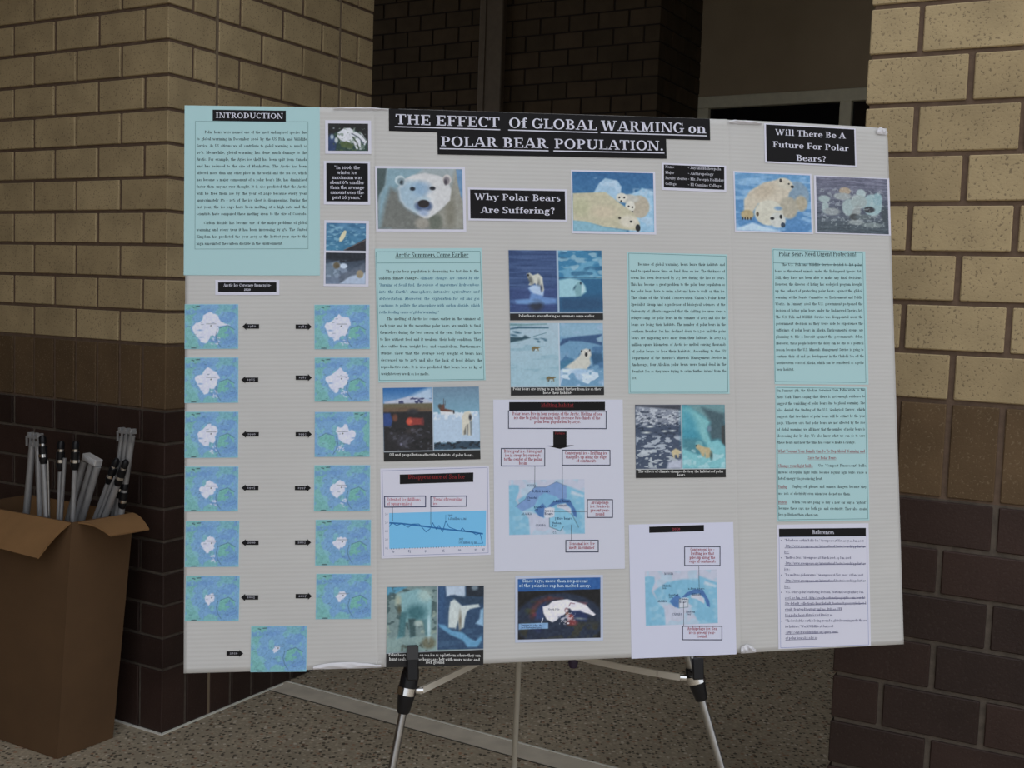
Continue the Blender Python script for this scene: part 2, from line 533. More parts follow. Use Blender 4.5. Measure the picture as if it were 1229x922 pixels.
# ================================================================== lettering: a heavy serif alphabet built from stems, bars, bowls
T_, t_ = .145, .060
GLY = {
 'A': (.76, 'l .10 0 .36 .70 .055;l .66 0 .40 .70 .15;h .2 .56 .20;h .0 .24 .0;h .46 .78 .0'),
 'B': (.68, 's .13 0 .7 lf;a .34 .525 .24 .175 -90 90;a .34 .18 .28 .195 -90 90;h .13 .36 .65;h .13 .36 .325;h .13 .36 0'),
 'C': (.68, 'a .37 .35 .33 .37 45 315;v .60 .48 .70'),
 'D': (.76, 's .13 0 .7 lf;a .33 .35 .38 .35 -90 90;h .13 .35 .65;h .13 .35 0'),
 'E': (.66, 's .13 0 .7 lf;h .13 .58 .65;h .13 .45 .33;h .13 .60 0;v .54 .52 .70;v .56 0 .19;v .43 .26 .44'),
 'F': (.62, 's .13 0 .7 lf;h .13 .58 .65;h .13 .45 .33;v .54 .52 .70;v .43 .26 .44;h .04 .36 0'),
 'G': (.74, 'a .37 .35 .33 .37 45 340;v .60 .50 .70;s .53 .02 .33 tt'),
 'H': (.82, 's .13 0 .7 bt;s .56 0 .7 bt;h .2 .6 .33'),
 'I': (.42, 's .14 0 .7 bt'),
 'J': (.52, 's .22 .12 .7 tt;a .16 .13 .195 .15 180 360'),
 'K': (.76, 's .13 0 .7 bt;l .25 .30 .58 .68 .06;l .60 0 .34 .42 .15;h .44 .70 .65;h .48 .78 0'),
 'L': (.62, 's .13 0 .7 bt;h .13 .58 0;v .54 0 .22'),
 'M': (.92, 's .12 0 .7 b;s .68 0 .7 b;l .45 .02 .20 .70 .13;l .43 .02 .70 .70 .055;h .02 .22 .65;h .70 .90 .65'),
 'N': (.80, 'v .12 0 .7;l .62 0 .17 .70 .15;v .64 0 .7;h .02 .26 0;h .02 .24 .65;h .54 .78 .65'),
 'O': (.76, 'a .38 .35 .35 .37 0 360'),
 'P': (.66, 's .13 0 .7 bt;a .34 .50 .27 .20 -90 90;h .13 .36 .65;h .13 .36 .30'),
 'Q': (.76, 'a .38 .35 .35 .37 0 360;l .66 -.14 .42 .04 .12'),
 'R': (.74, 's .13 0 .7 bt;a .34 .51 .25 .19 -90 90;h .13 .36 .65;h .13 .36 .32;l .62 0 .40 .34 .15;h .54 .76 0'),
 'S': (.58, 'a .29 .52 .23 .20 30 270;a .29 .18 .25 .20 -150 90;v .48 .50 .70;v .06 0 .20'),
 'T': (.66, 's .26 0 .7 b;h .03 .63 .65;v .03 .50 .70;v .59 .50 .70'),
 'U': (.78, 's .12 .2 .7 tt;v .62 .2 .7;a .39 .22 .285 .24 180 360;h .52 .76 .65'),
 'V': (.74, 'l .36 0 .14 .70 .15;l .40 0 .62 .70 .055;h 0 .28 .65;h .48 .74 .65'),
 'W': (1.06, 'l .30 0 .12 .70 .14;l .34 0 .52 .70 .055;l .68 0 .50 .70 .14;l .72 0 .92 .70 .055;h 0 .26 .65;h .80 1.04 .65'),
 'X': (.72, 'l .58 0 .14 .70 .15;l .12 0 .58 .70 .055;h 0 .24 0;h .46 .72 0;h 0 .28 .65;h .46 .70 .65'),
 'Y': (.72, 's .29 0 .33 b;l .36 .3 .14 .70 .15;l .38 .3 .60 .70 .055;h 0 .28 .65;h .48 .72 .65'),
 'Z': (.62, 'l .12 0 .50 .70 .15;h .06 .56 .65;h .06 .58 0;v .06 .52 .70;v .54 0 .18'),
 'a': (.56, 's .33 .0 .34 n;a .25 .34 .215 .16 10 160;a .24 .14 .21 .155 80 290;h .36 .54 0;h .22 .4 .26'),
 'b': (.60, 's .10 0 .74 l;a .32 .24 .25 .255 -130 130'),
 'c': (.50, 'a .28 .24 .25 .255 50 310;d .44 .38 .06'),
 'd': (.62, 's .38 0 .74 l;a .29 .24 .25 .255 50 310;h .42 .60 0'),
 'e': (.54, 'a .28 .24 .25 .255 0 320;h .10 .50 .24'),
 'f': (.40, 's .13 0 .58 b;a .30 .57 .17 .17 60 180;h .02 .38 .44;d .36 .66 .05'),
 'g': (.56, 'a .26 .30 .20 .19 0 360;a .27 -.08 .25 .125 0 360;h .38 .54 .42;l .10 .02 .12 .14 .08'),
 'h': (.64, 's .09 0 .74 bl;s .42 0 .32 b;a .30 .32 .255 .17 0 130'),
 'i': (.34, 's .10 0 .48 bl;d .17 .65 .085'),
 'j': (.32, 's .11 -.08 .48 l;a .08 -.06 .165 .13 180 360;d .17 .65 .085'),
 'k': (.62, 's .09 0 .74 bl;l .22 .20 .46 .46 .06;l .47 0 .30 .30 .15;h .36 .6 .43;h .40 .62 0'),
 'l': (.33, 's .10 0 .74 bl'),
 'm': (.96, 's .09 0 .48 bl;s .41 0 .32 b;a .30 .32 .245 .17 0 130;s .73 0 .32 b;a .62 .32 .245 .17 0 130'),
 'n': (.65, 's .09 0 .48 bl;s .42 0 .32 b;a .30 .32 .255 .17 0 130'),
 'o': (.56, 'a .28 .24 .25 .255 0 360'),
 'p': (.61, 's .10 -.2 .48 bl;a .32 .24 .25 .255 -130 130'),
 'q': (.61, 's .38 -.2 .48 b;a .29 .24 .25 .255 50 310'),
 'r': (.47, 's .09 0 .48 bl;a .32 .30 .16 .18 60 150;d .39 .40 .065'),
 's': (.46, 'a .23 .355 .18 .14 40 270;a .23 .135 .20 .145 -140 90'),
 't': (.38, 's .11 .12 .62 n;a .25 .13 .14 .14 180 300;h .02 .36 .44'),
 'u': (.64, 's .09 .16 .48 l;s .41 0 .48 l;a .30 .17 .245 .18 180 310;h .45 .62 0'),
 'v': (.58, 'l .28 0 .12 .48 .14;l .31 0 .47 .48 .05;h 0 .24 .43;h .36 .58 .43'),
 'w': (.84, 'l .25 0 .11 .48 .13;l .28 0 .41 .48 .05;l .55 0 .41 .48 .13;l .58 0 .73 .48 .05;h 0 .22 .43;h .62 .84 .43'),
 'x': (.58, 'l .46 0 .12 .48 .14;l .10 0 .45 .48 .05;h 0 .2 0;h .36 .58 0;h 0 .22 .43;h .36 .56 .43'),
 'y': (.58, 'l .29 0 .12 .48 .14;l .20 -.2 .47 .48 .05;h 0 .24 .43;h .36 .58 .43;d .16 -.15 .06'),
 'z': (.50, 'l .10 0 .38 .48 .13;h .05 .44 .43;h .05 .46 0'),
 '0': (.62, 'a .31 .27 .27 .29 0 360'),
 '1': (.46, 's .16 0 .52 bl'),
 '2': (.54, 'a .26 .36 .22 .18 -20 170;l .08 0 .40 .32 .12;h .06 .50 0;h .06 .50 .04'),
 '3': (.52, 'a .24 .37 .20 .17 -80 150;a .22 .02 .24 .20 -150 90'),
 '4': (.58, 's .32 -.18 .52 n;h .03 .55 .04;l .05 .06 .36 .52 .06'),
 '5': (.52, 'a .22 .04 .26 .22 -150 110;v .10 .22 .52;h .10 .46 .47;h .10 .44 .43'),
 '6': (.60, 'a .30 .24 .26 .25 0 360;l .06 .24 .34 .68 .13'),
 '7': (.50, 'l .10 -.18 .38 .50 .12;h .05 .48 .46;h .05 .48 .42'),
 '8': (.60, 'a .30 .52 .21 .18 0 360;a .30 .18 .25 .20 0 360'),
 '9': (.60, 'a .30 .26 .26 .25 0 360;l .26 -.18 .46 .26 .13'),
 '.': (.28, 'd .14 .07 .085'), ',': (.28, 'd .14 .07 .08;l .10 -.12 .15 .06 .06'),
 ':': (.30, 'd .15 .07 .08;d .15 .40 .08'), ';': (.30, 'd .15 .07 .08;d .15 .40 .08'),
 "'": (.24, 'l .12 .50 .12 .74 .09'), '"': (.42, 'l .12 .50 .12 .74 .08;l .29 .50 .29 .74 .08'),
 '-': (.40, 'h .05 .35 .22;h .05 .35 .25'), '(': (.36, 'a .34 .27 .22 .46 110 250'), ')': (.36, 'a .02 .27 .22 .46 -70 70'),
 '%': (.86, 'a .22 .50 .17 .18 0 360;a .64 .18 .17 .18 0 360;l .24 0 .60 .70 .05'),
 '/': (.46, 'l .06 -.1 .38 .74 .06'), '!': (.34, 'l .17 .20 .17 .72 .13;d .17 .07 .085'),
 '?': (.50, 'a .23 .54 .19 .17 -60 170;l .23 .20 .25 .38 .08;d .23 .07 .085'),
 '<': (.5, 'l .08 .24 .42 .44 .06;l .08 .24 .42 .04 .06'), '>': (.5, 'l .42 .24 .08 .44 .06;l .42 .24 .08 .04 .06'),
 '_': (.5, 'h 0 .5 -.1'), '&': (.76, 'a .30 .52 .18 .18 0 360;a .30 .18 .25 .20 0 360;l .64 0 .34 .36 .1'),
}
_gc = {}


def glyph(ch, seg):
    key = (ch, seg)
    if key in _gc: return _gc[key]
    if ch not in GLY:
        _gc[key] = (.26, []); return _gc[key]
    adv, spec = GLY[ch]
    P = []
    T_, t_ = (.145, .060) if seg > 6 else (.155, .078)
    def rect(x0, y0, x1, y1): P.append([(x0, y0), (x1, y0), (x1, y1), (x0, y1)])
    for tok in spec.split(';'):
        q = tok.split(); n = [float(z) for z in q[1:] if z[-1].isdigit()]
        if q[0] == 's':
            x, y0, y1 = n[:3]; fl_ = q[4]
            rect(x, y0, x + T_, y1)
            if fl_ in ('b', 'bt', 'bl', 'lf'): rect(x - .075, y0, x + T_ + (.075 if fl_ != 'lf' else 0), y0 + t_)
            if fl_ in ('bt', 'tt'): rect(x - .075, y1 - t_, x + T_ + .075, y1)
            if fl_ in ('bl', 'l', 'lf'): rect(x - .075, y1 - t_, x, y1)
        elif q[0] == 'h': rect(n[0], n[2], n[1], n[2] + t_)
        elif q[0] == 'v': rect(n[0], n[1], n[0] + t_, n[2])
        elif q[0] == 'l':
            x0, y0, x1, y1, w = n
            P.append([(x0 - w / 2, y0), (x0 + w / 2, y0), (x1 + w / 2, y1), (x1 - w / 2, y1)])
        elif q[0] == 'd':
            x, y, r = n; k = 6 if seg > 6 else 4
            P.append([(x + r * math.cos(2 * math.pi * i / k + .78), y + r * math.sin(2 * math.pi * i / k + .78)) for i in range(k)])
        elif q[0] == 'a':
            cx, cy, rx, ry, a0, a1 = n
            ns = max(2, int(round(seg * abs(a1 - a0) / 360)))
            pts = []
            for i in range(ns + 1):
                a = math.radians(a0 + (a1 - a0) * i / ns)
                pts.append(((cx + rx * math.cos(a), cy + ry * math.sin(a)), (cx + (rx - T_) * math.cos(a), cy + (ry - t_) * math.sin(a))))
            for i in range(ns):
                P.append([pts[i][0], pts[i + 1][0], pts[i + 1][1], pts[i][1]])
    _gc[key] = (adv, P)
    return _gc[key]


def nat_width(s, space=.27):
    return sum((GLY[c][0] if c in GLY else space) for c in s)


class Ink:
    """flat print on a sheet: polygons in sheet inches (x right, y up, origin at the sheet centre)"""
    def __init__(self): self.P = []

    def poly(self, pts): self.P.append(list(pts))

    def rect(self, x0, y0, x1, y1): self.P.append([(x0, y0), (x1, y0), (x1, y1), (x0, y1)])

    def frame(self, x0, y0, x1, y1, w):
        self.rect(x0, y0, x1, y0 + w); self.rect(x0, y1 - w, x1, y1)
        self.rect(x0, y0 + w, x0 + w, y1 - w); self.rect(x1 - w, y0 + w, x1, y1 - w)

    def line(self, a, b, w):
        dx, dy = b[0] - a[0], b[1] - a[1]; l = math.hypot(dx, dy) or 1
        nx, ny = -dy / l * w / 2, dx / l * w / 2
        self.P.append([(a[0] + nx, a[1] + ny), (b[0] + nx, b[1] + ny), (b[0] - nx, b[1] - ny), (a[0] - nx, a[1] - ny)])

    def text(self, s, x, y, size, width=None, seg=5, align='l', justify=False, sx=1.0, bold=1.0, ital=0.0, under=None, minsp=.27, rot=0.0):
        """baseline y, size = em (capital = .7 em). width: fits the words into it by word spaces, or by scaling when natural"""
        k = size * sx
        sp = minsp
        w = nat_width(s, sp) * k
        if width:
            if justify and ' ' in s:
                n = s.count(' ')
                body = nat_width(s, 0) * k
                if body + n * sp * k > width:
                    k *= width / (body + n * sp * k)
                    body = nat_width(s, 0) * k
                sp = (width - body) / n / k
                w = width
            elif not justify:
                k *= width / w; w = width
            elif w > width:
                k *= width / w; w = width
        x0 = x - (w / 2 if align == 'c' else (w if align == 'r' else 0))
        cx = x0
        spans_ = []; st = None
        for c in s:
            if c == ' ' or c == '|':
                cx += sp * k if c == ' ' else sp * k * 1.5
                continue
            adv, P = glyph(c, seg)
            for q in P:
                self.P.append([(cx + (a * bold if bold != 1 else a) * k + ital * b * size, y + b * size) for a, b in q])
            cx += adv * k
        if under is not None:
            # underline, broken at double spaces
            u0 = x0; cx = x0; word = False
            i = 0
            for seg_ in s.split('|'):
                ww = sum((GLY[c][0] if c in GLY else sp) for c in seg_) * k
                lead = len(seg_) - len(seg_.lstrip(' ')); trail = len(seg_) - len(seg_.rstrip(' '))
                self.rect(cx + lead * sp * k, y - under - .06 * size, cx + ww - trail * sp * k, y - under)
                cx += ww + sp * k * 1.5
        return x0, w


# ================================================================== picture painter for the printed photographs
def s2l(a):
    a = np.clip(a, 0, 255) / 255.0
    return np.where(a <= .04045, a / 12.92, ((a + .055) / 1.055) ** 2.4)


def vnoise(w, h, cx, cy, rs):
    """smooth value noise, cx by cy cells"""
    cx = max(1, int(cx)); cy = max(1, int(cy))
    g = rs.rand(cy + 2, cx + 2)
    y = np.linspace(0, cy, h)[:, None]; x = np.linspace(0, cx, w)[None, :]
    yi = np.minimum(y.astype(int), cy - 1 + 0); xi = np.minimum(x.astype(int), cx - 1 + 0)
    fy = y - yi; fx = x - xi
    fy = fy * fy * (3 - 2 * fy); fx = fx * fx * (3 - 2 * fx)
    a = g[yi, xi]; b = g[yi, xi + 1]; c = g[yi + 1, xi]; d = g[yi + 1, xi + 1]
    return (a * (1 - fx) + b * fx) * (1 - fy) + (c * (1 - fx) + d * fx) * fy


class Pic:
    """small picture painted in coordinates of a box (x0,y0)-(x1,y1), y down"""
    def __init__(self, x0, y0, x1, y1, w, h, seed=1):
        self.b = (x0, y0, x1, y1); self.w = w; self.h = h
        self.X, self.Y = np.meshgrid(np.linspace(x0, x1, w), np.linspace(y0, y1, h))
        self.I = np.zeros((h, w, 3)); self.rs = np.random.RandomState(seed)
        self.px = (x1 - x0) / w

    @staticmethod
    def sf(s): return s if s <= 2 else 2 + (s - 2) * .5

    def mixin(self, m, col):
        m = m[..., None]
        self.I = self.I * (1 - m) + np.array(col, float) * m

    def fill(self, top, bot=None):
        t = ((self.Y - self.b[1]) / (self.b[3] - self.b[1]))[..., None]
        bot = bot or top
        self.I = np.array(top, float) * (1 - t) + np.array(bot, float) * t

    def ell(self, cx, cy, rx, ry, col, soft=1.0, rot=0, a=1.0):
        r = math.radians(rot)
        dx = self.X - cx; dy = self.Y - cy
        u = (dx * math.cos(r) + dy * math.sin(r)) / rx; v = (-dx * math.sin(r) + dy * math.cos(r)) / ry
        d = (np.sqrt(u * u + v * v) - 1) * min(rx, ry)
        self.mixin(np.clip(.5 - d / (self.sf(soft) * self.px * 1.2), 0, 1) * a, col)

    def mask(self, pts, soft=1.0):
        """signed distance to polygon -> coverage"""
        ins = np.zeros(self.X.shape, bool); dmin = np.full(self.X.shape, 1e9)
        n = len(pts)
        for i in range(n):
            x0, y0 = pts[i]; x1, y1 = pts[(i + 1) % n]
            if y0 != y1:
                c = ((self.Y < y0) != (self.Y < y1)) & (self.X < (x1 - x0) * (self.Y - y0) / (y1 - y0) + x0)
                ins ^= c
            dx, dy = x1 - x0, y1 - y0; L = dx * dx + dy * dy + 1e-9
            t = np.clip(((self.X - x0) * dx + (self.Y - y0) * dy) / L, 0, 1)
            dmin = np.minimum(dmin, np.hypot(self.X - x0 - t * dx, self.Y - y0 - t * dy))
        d = np.where(ins, -dmin, dmin)
        return np.clip(.5 - d / (self.sf(soft) * self.px * 1.2), 0, 1)

    def poly(self, pts, col, soft=1.0, a=1.0): self.mixin(self.mask(pts, soft) * a, col)

    def line(self, pts, w, col, soft=1.0, a=1.0):
        m = np.zeros(self.X.shape)
        for (x0, y0), (x1, y1) in zip(pts[:-1], pts[1:]):
            dx, dy = x1 - x0, y1 - y0; L = dx * dx + dy * dy + 1e-9
            t = np.clip(((self.X - x0) * dx + (self.Y - y0) * dy) / L, 0, 1)
            d = np.hypot(self.X - x0 - t * dx, self.Y - y0 - t * dy) - w / 2
            m = np.maximum(m, np.clip(.5 - d / (soft * self.px * 1.2), 0, 1))
        self.mixin(m * a, col)

    def noise(self, cx, cy, amp, region=None):
        n = (vnoise(self.w, self.h, cx, cy, self.rs) - .5) * 2 * amp
        m = 1 if region is None else region
        self.I = self.I + (n * m)[..., None]

    def blobs(self, cx, cy, thr, col, region=None, soft=.06, a=1.0):
        n = vnoise(self.w, self.h, cx, cy, self.rs) * .65 + vnoise(self.w, self.h, cx * 2.3, cy * 2.3, self.rs) * .35
        m = np.clip((n - thr) / soft, 0, 1) * a
        if region is not None: m = m * region
        self.mixin(m, col)

    def reg(self, x0, y0, x1, y1, soft=4):
        s = soft * self.px
        return np.clip((self.X - x0) / s + .5, 0, 1) * np.clip((x1 - self.X) / s + .5, 0, 1) * \
            np.clip((self.Y - y0) / s + .5, 0, 1) * np.clip((y1 - self.Y) / s + .5, 0, 1)


def bear_side(p, x, y, s, col, dark, flip=1, legs=True):
    """walking bear seen from the side, body length about 2s"""
    f = flip
    body = [(x - f * s * 1.0, y + s * .05), (x - f * s * .85, y - s * .42), (x - f * s * .3, y - s * .55), (x + f * s * .4, y - s * .42), (x + f * s * .85, y - s * .50),
            (x + f * s * 1.25, y - s * .35), (x + f * s * 1.3, y - s * .18), (x + f * s * .9, y - s * .12), (x + f * s * .7, y + s * .12), (x - f * s * .6, y + s * .15)]
    for k in ((-.85, -.5, -.75), (-.35, -.1, -.4), (.3, .55, .35), (.6, .85, .85)):
        p.poly([(x + f * s * k[0], y), (x + f * s * k[1], y), (x + f * s * (k[2] + .12), y + s * .62), (x + f * s * (k[2] - .12), y + s * .62)], dark if k[0] in (-.35, .3) else col)
    p.poly(body, col)


# ---------------------------------------------------------------- the printed pictures (sRGB as printed on the sheets)
def pic_portrait():
    p = Pic(35, 75, 1125, 852, 165, 118, 3)
    p.fill((150, 165, 172), (110, 118, 118))
    p.poly([(35, 75), (165, 75), (135, 290), (60, 430), (35, 500)], (62, 82, 84), 4)
    p.poly([(165, 75), (620, 75), (420, 250), (280, 330), (300, 560), (200, 852), (35, 852), (60, 430), (135, 290)], (120, 158, 176), 10)
    p.poly([(200, 320), (300, 380), (420, 560), (640, 700), (640, 852), (60, 852), (120, 560)], (108, 112, 108), 16)
    p.poly([(980, 300), (1040, 75), (1125, 75), (1125, 852), (680, 852), (700, 700), (880, 560)], (142, 142, 132), 12)
    p.poly([(1045, 80), (1125, 80), (1125, 480), (1100, 430), (1060, 240)], (92, 138, 186), 3)
    p.ell(960, 620, 60, 200, (120, 118, 104), 14)
    p.ell(760, 760, 90, 110, (96, 104, 92), 12)
    p.ell(600, 780, 90, 70, (150, 146, 136), 10)
    # head
    head = [(300, 330), (345, 230), (480, 160), (640, 130), (820, 160), (930, 220), (980, 340), (960, 480), (860, 580), (760, 660), (680, 712), (620, 712), (520, 650), (390, 570), (320, 480)]
    p.poly(head, (200, 202, 206), 4)
    p.ell(325, 228, 66, 64, (176, 198, 208), 1.5); p.ell(338, 240, 50, 46, (120, 146, 160), 3); p.ell(348, 258, 26, 30, (40, 52, 62), 3)
    p.ell(925, 212, 58, 66, (192, 188, 188), 1.5); p.ell(920, 226, 40, 50, (130, 124, 132), 3); p.ell(908, 244, 20, 36, (64, 58, 70), 3)
    p.ell(430, 260, 60, 50, (190, 200, 208), 10, 0, .8)
    p.poly([(300, 330), (420, 240), (560, 240), (640, 300), (640, 440), (520, 500), (600, 640), (520, 650), (390, 570), (320, 480)], (142, 178, 204), 16, .85)
    p.ell(600, 330, 120, 90, (120, 160, 200), 16, 0, .7)
    p.ell(720, 480, 50, 110, (206, 210, 216), 10, 0, .7)
    p.ell(620, 555, 110, 75, (74, 96, 138), 6)
    p.ell(620, 470, 75, 34, (170, 196, 214), 6)
    p.ell(620, 525, 72, 50, (30, 22, 26), 2)
    p.ell(620, 640, 60, 40, (150, 172, 208), 8)
    p.ell(483, 335, 33, 24, (18, 30, 44), 2); p.ell(738, 326, 36, 24, (16, 20, 34), 2)
    p.noise(28, 20, 7); p.noise(60, 44, 5)
    return p


def pic_lying():
    p = Pic(38, 466, 565, 858, 160, 118, 5)
    p.fill((34, 98, 160), (60, 130, 180))
    p.poly([(170, 610), (210, 540), (250, 505), (330, 520), (355, 560), (350, 620), (330, 680)], (150, 190, 222), 3)
    p.poly([(400, 610), (460, 590), (490, 565), (565, 590), (565, 858), (400, 858)], (140, 190, 225), 4)
    p.blobs(14, 10, .52, (185, 208, 232), p.reg(170, 505, 350, 640) + p.reg(430, 570, 565, 858), .1, .5)
    p.ell(470, 690, 66, 75, (176, 166, 146), 3)
    p.ell(400, 640, 70, 30, (186, 186, 178), 3)
    p.ell(355, 632, 36, 30, (208, 206, 194), 2); p.ell(410, 690, 32, 38, (210, 208, 196), 2)
    for x, y in ((340, 632), (372, 632), (352, 655), (400, 690), (425, 695), (424, 725)): p.ell(x, y, 6, 6, (20, 20, 24))
    p.poly([(38, 610), (250, 598), (330, 660), (430, 730), (470, 800), (470, 850), (380, 845), (250, 830), (120, 800), (38, 790)], (188, 182, 152), 3)
    p.ell(90, 700, 60, 60, (176, 178, 140), 20, 0, .7); p.ell(240, 730, 80, 40, (200, 182, 156), 18, 0, .6)
    p.ell(400, 790, 60, 40, (206, 200, 182), 8)
    p.ell(458, 832, 16, 24, (22, 26, 32)); p.ell(413, 790, 8, 7, (20, 22, 26)); p.ell(340, 768, 9, 8, (60, 56, 50))
    p.poly([(38, 790), (120, 795), (250, 832), (380, 850), (380, 858), (38, 858)], (120, 176, 200), 4)
    p.noise(30, 24, 8); p.noise(60, 46, 5)
    return p


def pic_two():
    p = Pic(57, 448, 533, 812, 150, 115, 6)
    p.fill((88, 150, 206), (70, 132, 196))
    p.blobs(5, 16, .55, (150, 194, 232), None, .15, .6)
    p.ell(440, 580, 85, 90, (120, 150, 176), 5); p.ell(470, 630, 40, 50, (170, 160, 136), 6)
    p.poly([(110, 690), (110, 620), (150, 560), (240, 505), (330, 480), (360, 475), (430, 520), (400, 560), (370, 640), (330, 640), (200, 640), (160, 700)], (196, 186, 166), 4)
    p.ell(240, 560, 70, 40, (180, 164, 140), 14, -25, .6)
    p.ell(370, 505, 50, 34, (196, 190, 172), 3, 15)
    p.ell(345, 488, 8, 12, (50, 46, 44)); p.ell(396, 508, 6, 5, (20, 22, 26)); p.ell(418, 525, 11, 9, (22, 28, 40))
    p.ell(390, 660, 60, 70, (170, 164, 146), 6)
    p.ell(265, 695, 90, 80, (200, 198, 182), 3, -10); p.ell(320, 740, 50, 48, (196, 200, 196), 4)
    p.ell(325, 665, 24, 12, (110, 150, 190), 3); p.ell(285, 730, 13, 9, (24, 24, 28)); p.ell(340, 718, 9, 13, (22, 26, 30)); p.ell(352, 770, 14, 16, (40, 60, 84))
    p.ell(193, 705, 9, 14, (90, 76, 56)); p.ell(130, 710, 40, 30, (176, 156, 110), 4)
    for x in (100, 115, 132, 150): p.ell(x, 735, 4, 9, (40, 30, 26))
    p.poly([(160, 760), (260, 790), (340, 812), (57, 812), (57, 800)], (180, 210, 236), 6)
    p.noise(30, 24, 9); p.noise(60, 46, 5)
    return p


def pic_group():
    p = Pic(557, 467, 1005, 825, 145, 115, 8)
    p.fill((104, 106, 132), (70, 84, 100))
    p.noise(8, 46, 22); p.noise(30, 60, 10)
    c = (150, 172, 176)
    def bird(x, y, s, tone=c):
        p.ell(x, y, s, s * .55, tone, 2, -15)
    p.ell(605, 610, 36, 22, c, 2); p.ell(610, 665, 22, 40, c, 2); p.ell(650, 690, 50, 24, (140, 150, 156), 3)
    p.ell(735, 555, 36, 24, (168, 150, 128), 2); p.ell(720, 590, 55, 22, (150, 160, 164), 2); p.ell(760, 660, 45, 55, c, 3)
    p.ell(835, 570, 30, 30, (160, 182, 188), 2); p.ell(905, 640, 62, 70, (142, 176, 184), 3); p.ell(820, 620, 50, 44, (150, 168, 170), 3)
    p.ell(885, 670, 34, 20, (50, 54, 62), 2); p.ell(800, 700, 26, 60, (140, 150, 152), 3, 20)
    p.ell(940, 600, 30, 40, (130, 168, 180), 3); p.ell(800, 755, 50, 16, (176, 186, 190), 2); p.ell(900, 770, 60, 16, (150, 164, 168), 2)
    p.ell(790, 720, 30, 20, (60, 64, 66), 3); p.ell(980, 700, 20, 60, (60, 72, 84), 4); p.ell(850, 720, 60, 18, (90, 104, 112), 4)
    p.poly([(557, 740), (1005, 740), (1005, 825), (557, 825)], (64, 80, 84), 20, .4)
    p.blobs(30, 30, .62, (190, 204, 208), p.reg(580, 540, 980, 790), .1, .4)
    p.noise(60, 60, 8)
    return p


def pic_globe():
    p = Pic(893, 137, 1125, 297, 80, 58, 9)
    p.fill((8, 8, 10), (14, 16, 20))
    p.ell(1005, 270, 118, 100, (30, 62, 52), 2)
    p.ell(910, 260, 30, 60, (34, 60, 110), 6)
    p.blobs(9, 7, .55, (80, 100, 50), p.reg(920, 200, 1110, 297), .1, .7)
    p.poly([(948, 190), (985, 165), (1020, 162), (1050, 185), (1090, 195), (1118, 240), (1105, 265), (1080, 235), (1085, 290), (1055, 285), (1040, 250), (1000, 250), (965, 235), (945, 215)], (206, 210, 222), 1.5)
    p.blobs(14, 10, .6, (120, 140, 130), p.reg(940, 160, 1110, 290), .08, .8)
    p.line([(1030, 195), (1065, 215), (1100, 252)], 5, (50, 64, 90)); p.line([(1035, 215), (1060, 250), (1070, 285)], 7, (50, 70, 50)); p.line([(1050, 180), (1090, 205), (1112, 235)], 4, (70, 90, 90))
    p.poly([(960, 250), (1000, 240), (1040, 262), (1030, 285), (970, 275)], (70, 92, 44), 2); p.ell(940, 235, 10, 16, (180, 190, 200), 2)
    p.ell(915, 215, 10, 14, (150, 170, 190), 2); p.ell(925, 165, 5, 4, (120, 130, 140))
    p.noise(20, 14, 10)
    return p


def pic_leap():
    p = Pic(879, 716, 1111, 877, 80, 56, 10)
    p.fill((58, 118, 166), (50, 124, 168)); p.noise(6, 12, 18); p.blobs(8, 12, .56, (120, 176, 206), None, .12, .7)
    p.ell(975, 795, 13, 34, (214, 206, 168), 1.5, 28); p.ell(988, 768, 9, 9, (210, 200, 160))
    p.poly([(980, 877), (1111, 805), (1111, 877)], (38, 34, 42), 2); p.line([(985, 872), (1111, 812)], 4, (110, 100, 104)); p.noise(20, 14, 8)
    return p


def pic_rest():
    p = Pic(642, 12, 812, 145, 80, 62, 11)
    p.fill((26, 40, 58), (110, 130, 160)); p.poly([(642, 12), (812, 12), (812, 40), (720, 52), (642, 40)], (22, 30, 44), 4)
    p.poly([(642, 60), (700, 45), (700, 110), (642, 120)], (100, 122, 146), 4); p.blobs(9, 8, .55, (150, 170, 200), p.reg(642, 45, 735, 120), .1, .6)
    p.poly([(700, 110), (812, 55), (812, 100), (700, 145)], (86, 100, 122), 8); p.poly([(700, 145), (745, 112), (812, 95), (812, 145)], (164, 184, 214), 4)
    p.ell(788, 102, 15, 17, (150, 136, 108), 2); p.ell(718, 68, 16, 11, (190, 210, 236), 2); p.ell(688, 66, 14, 14, (96, 84, 60), 4); p.noise(18, 14, 9)
    return p


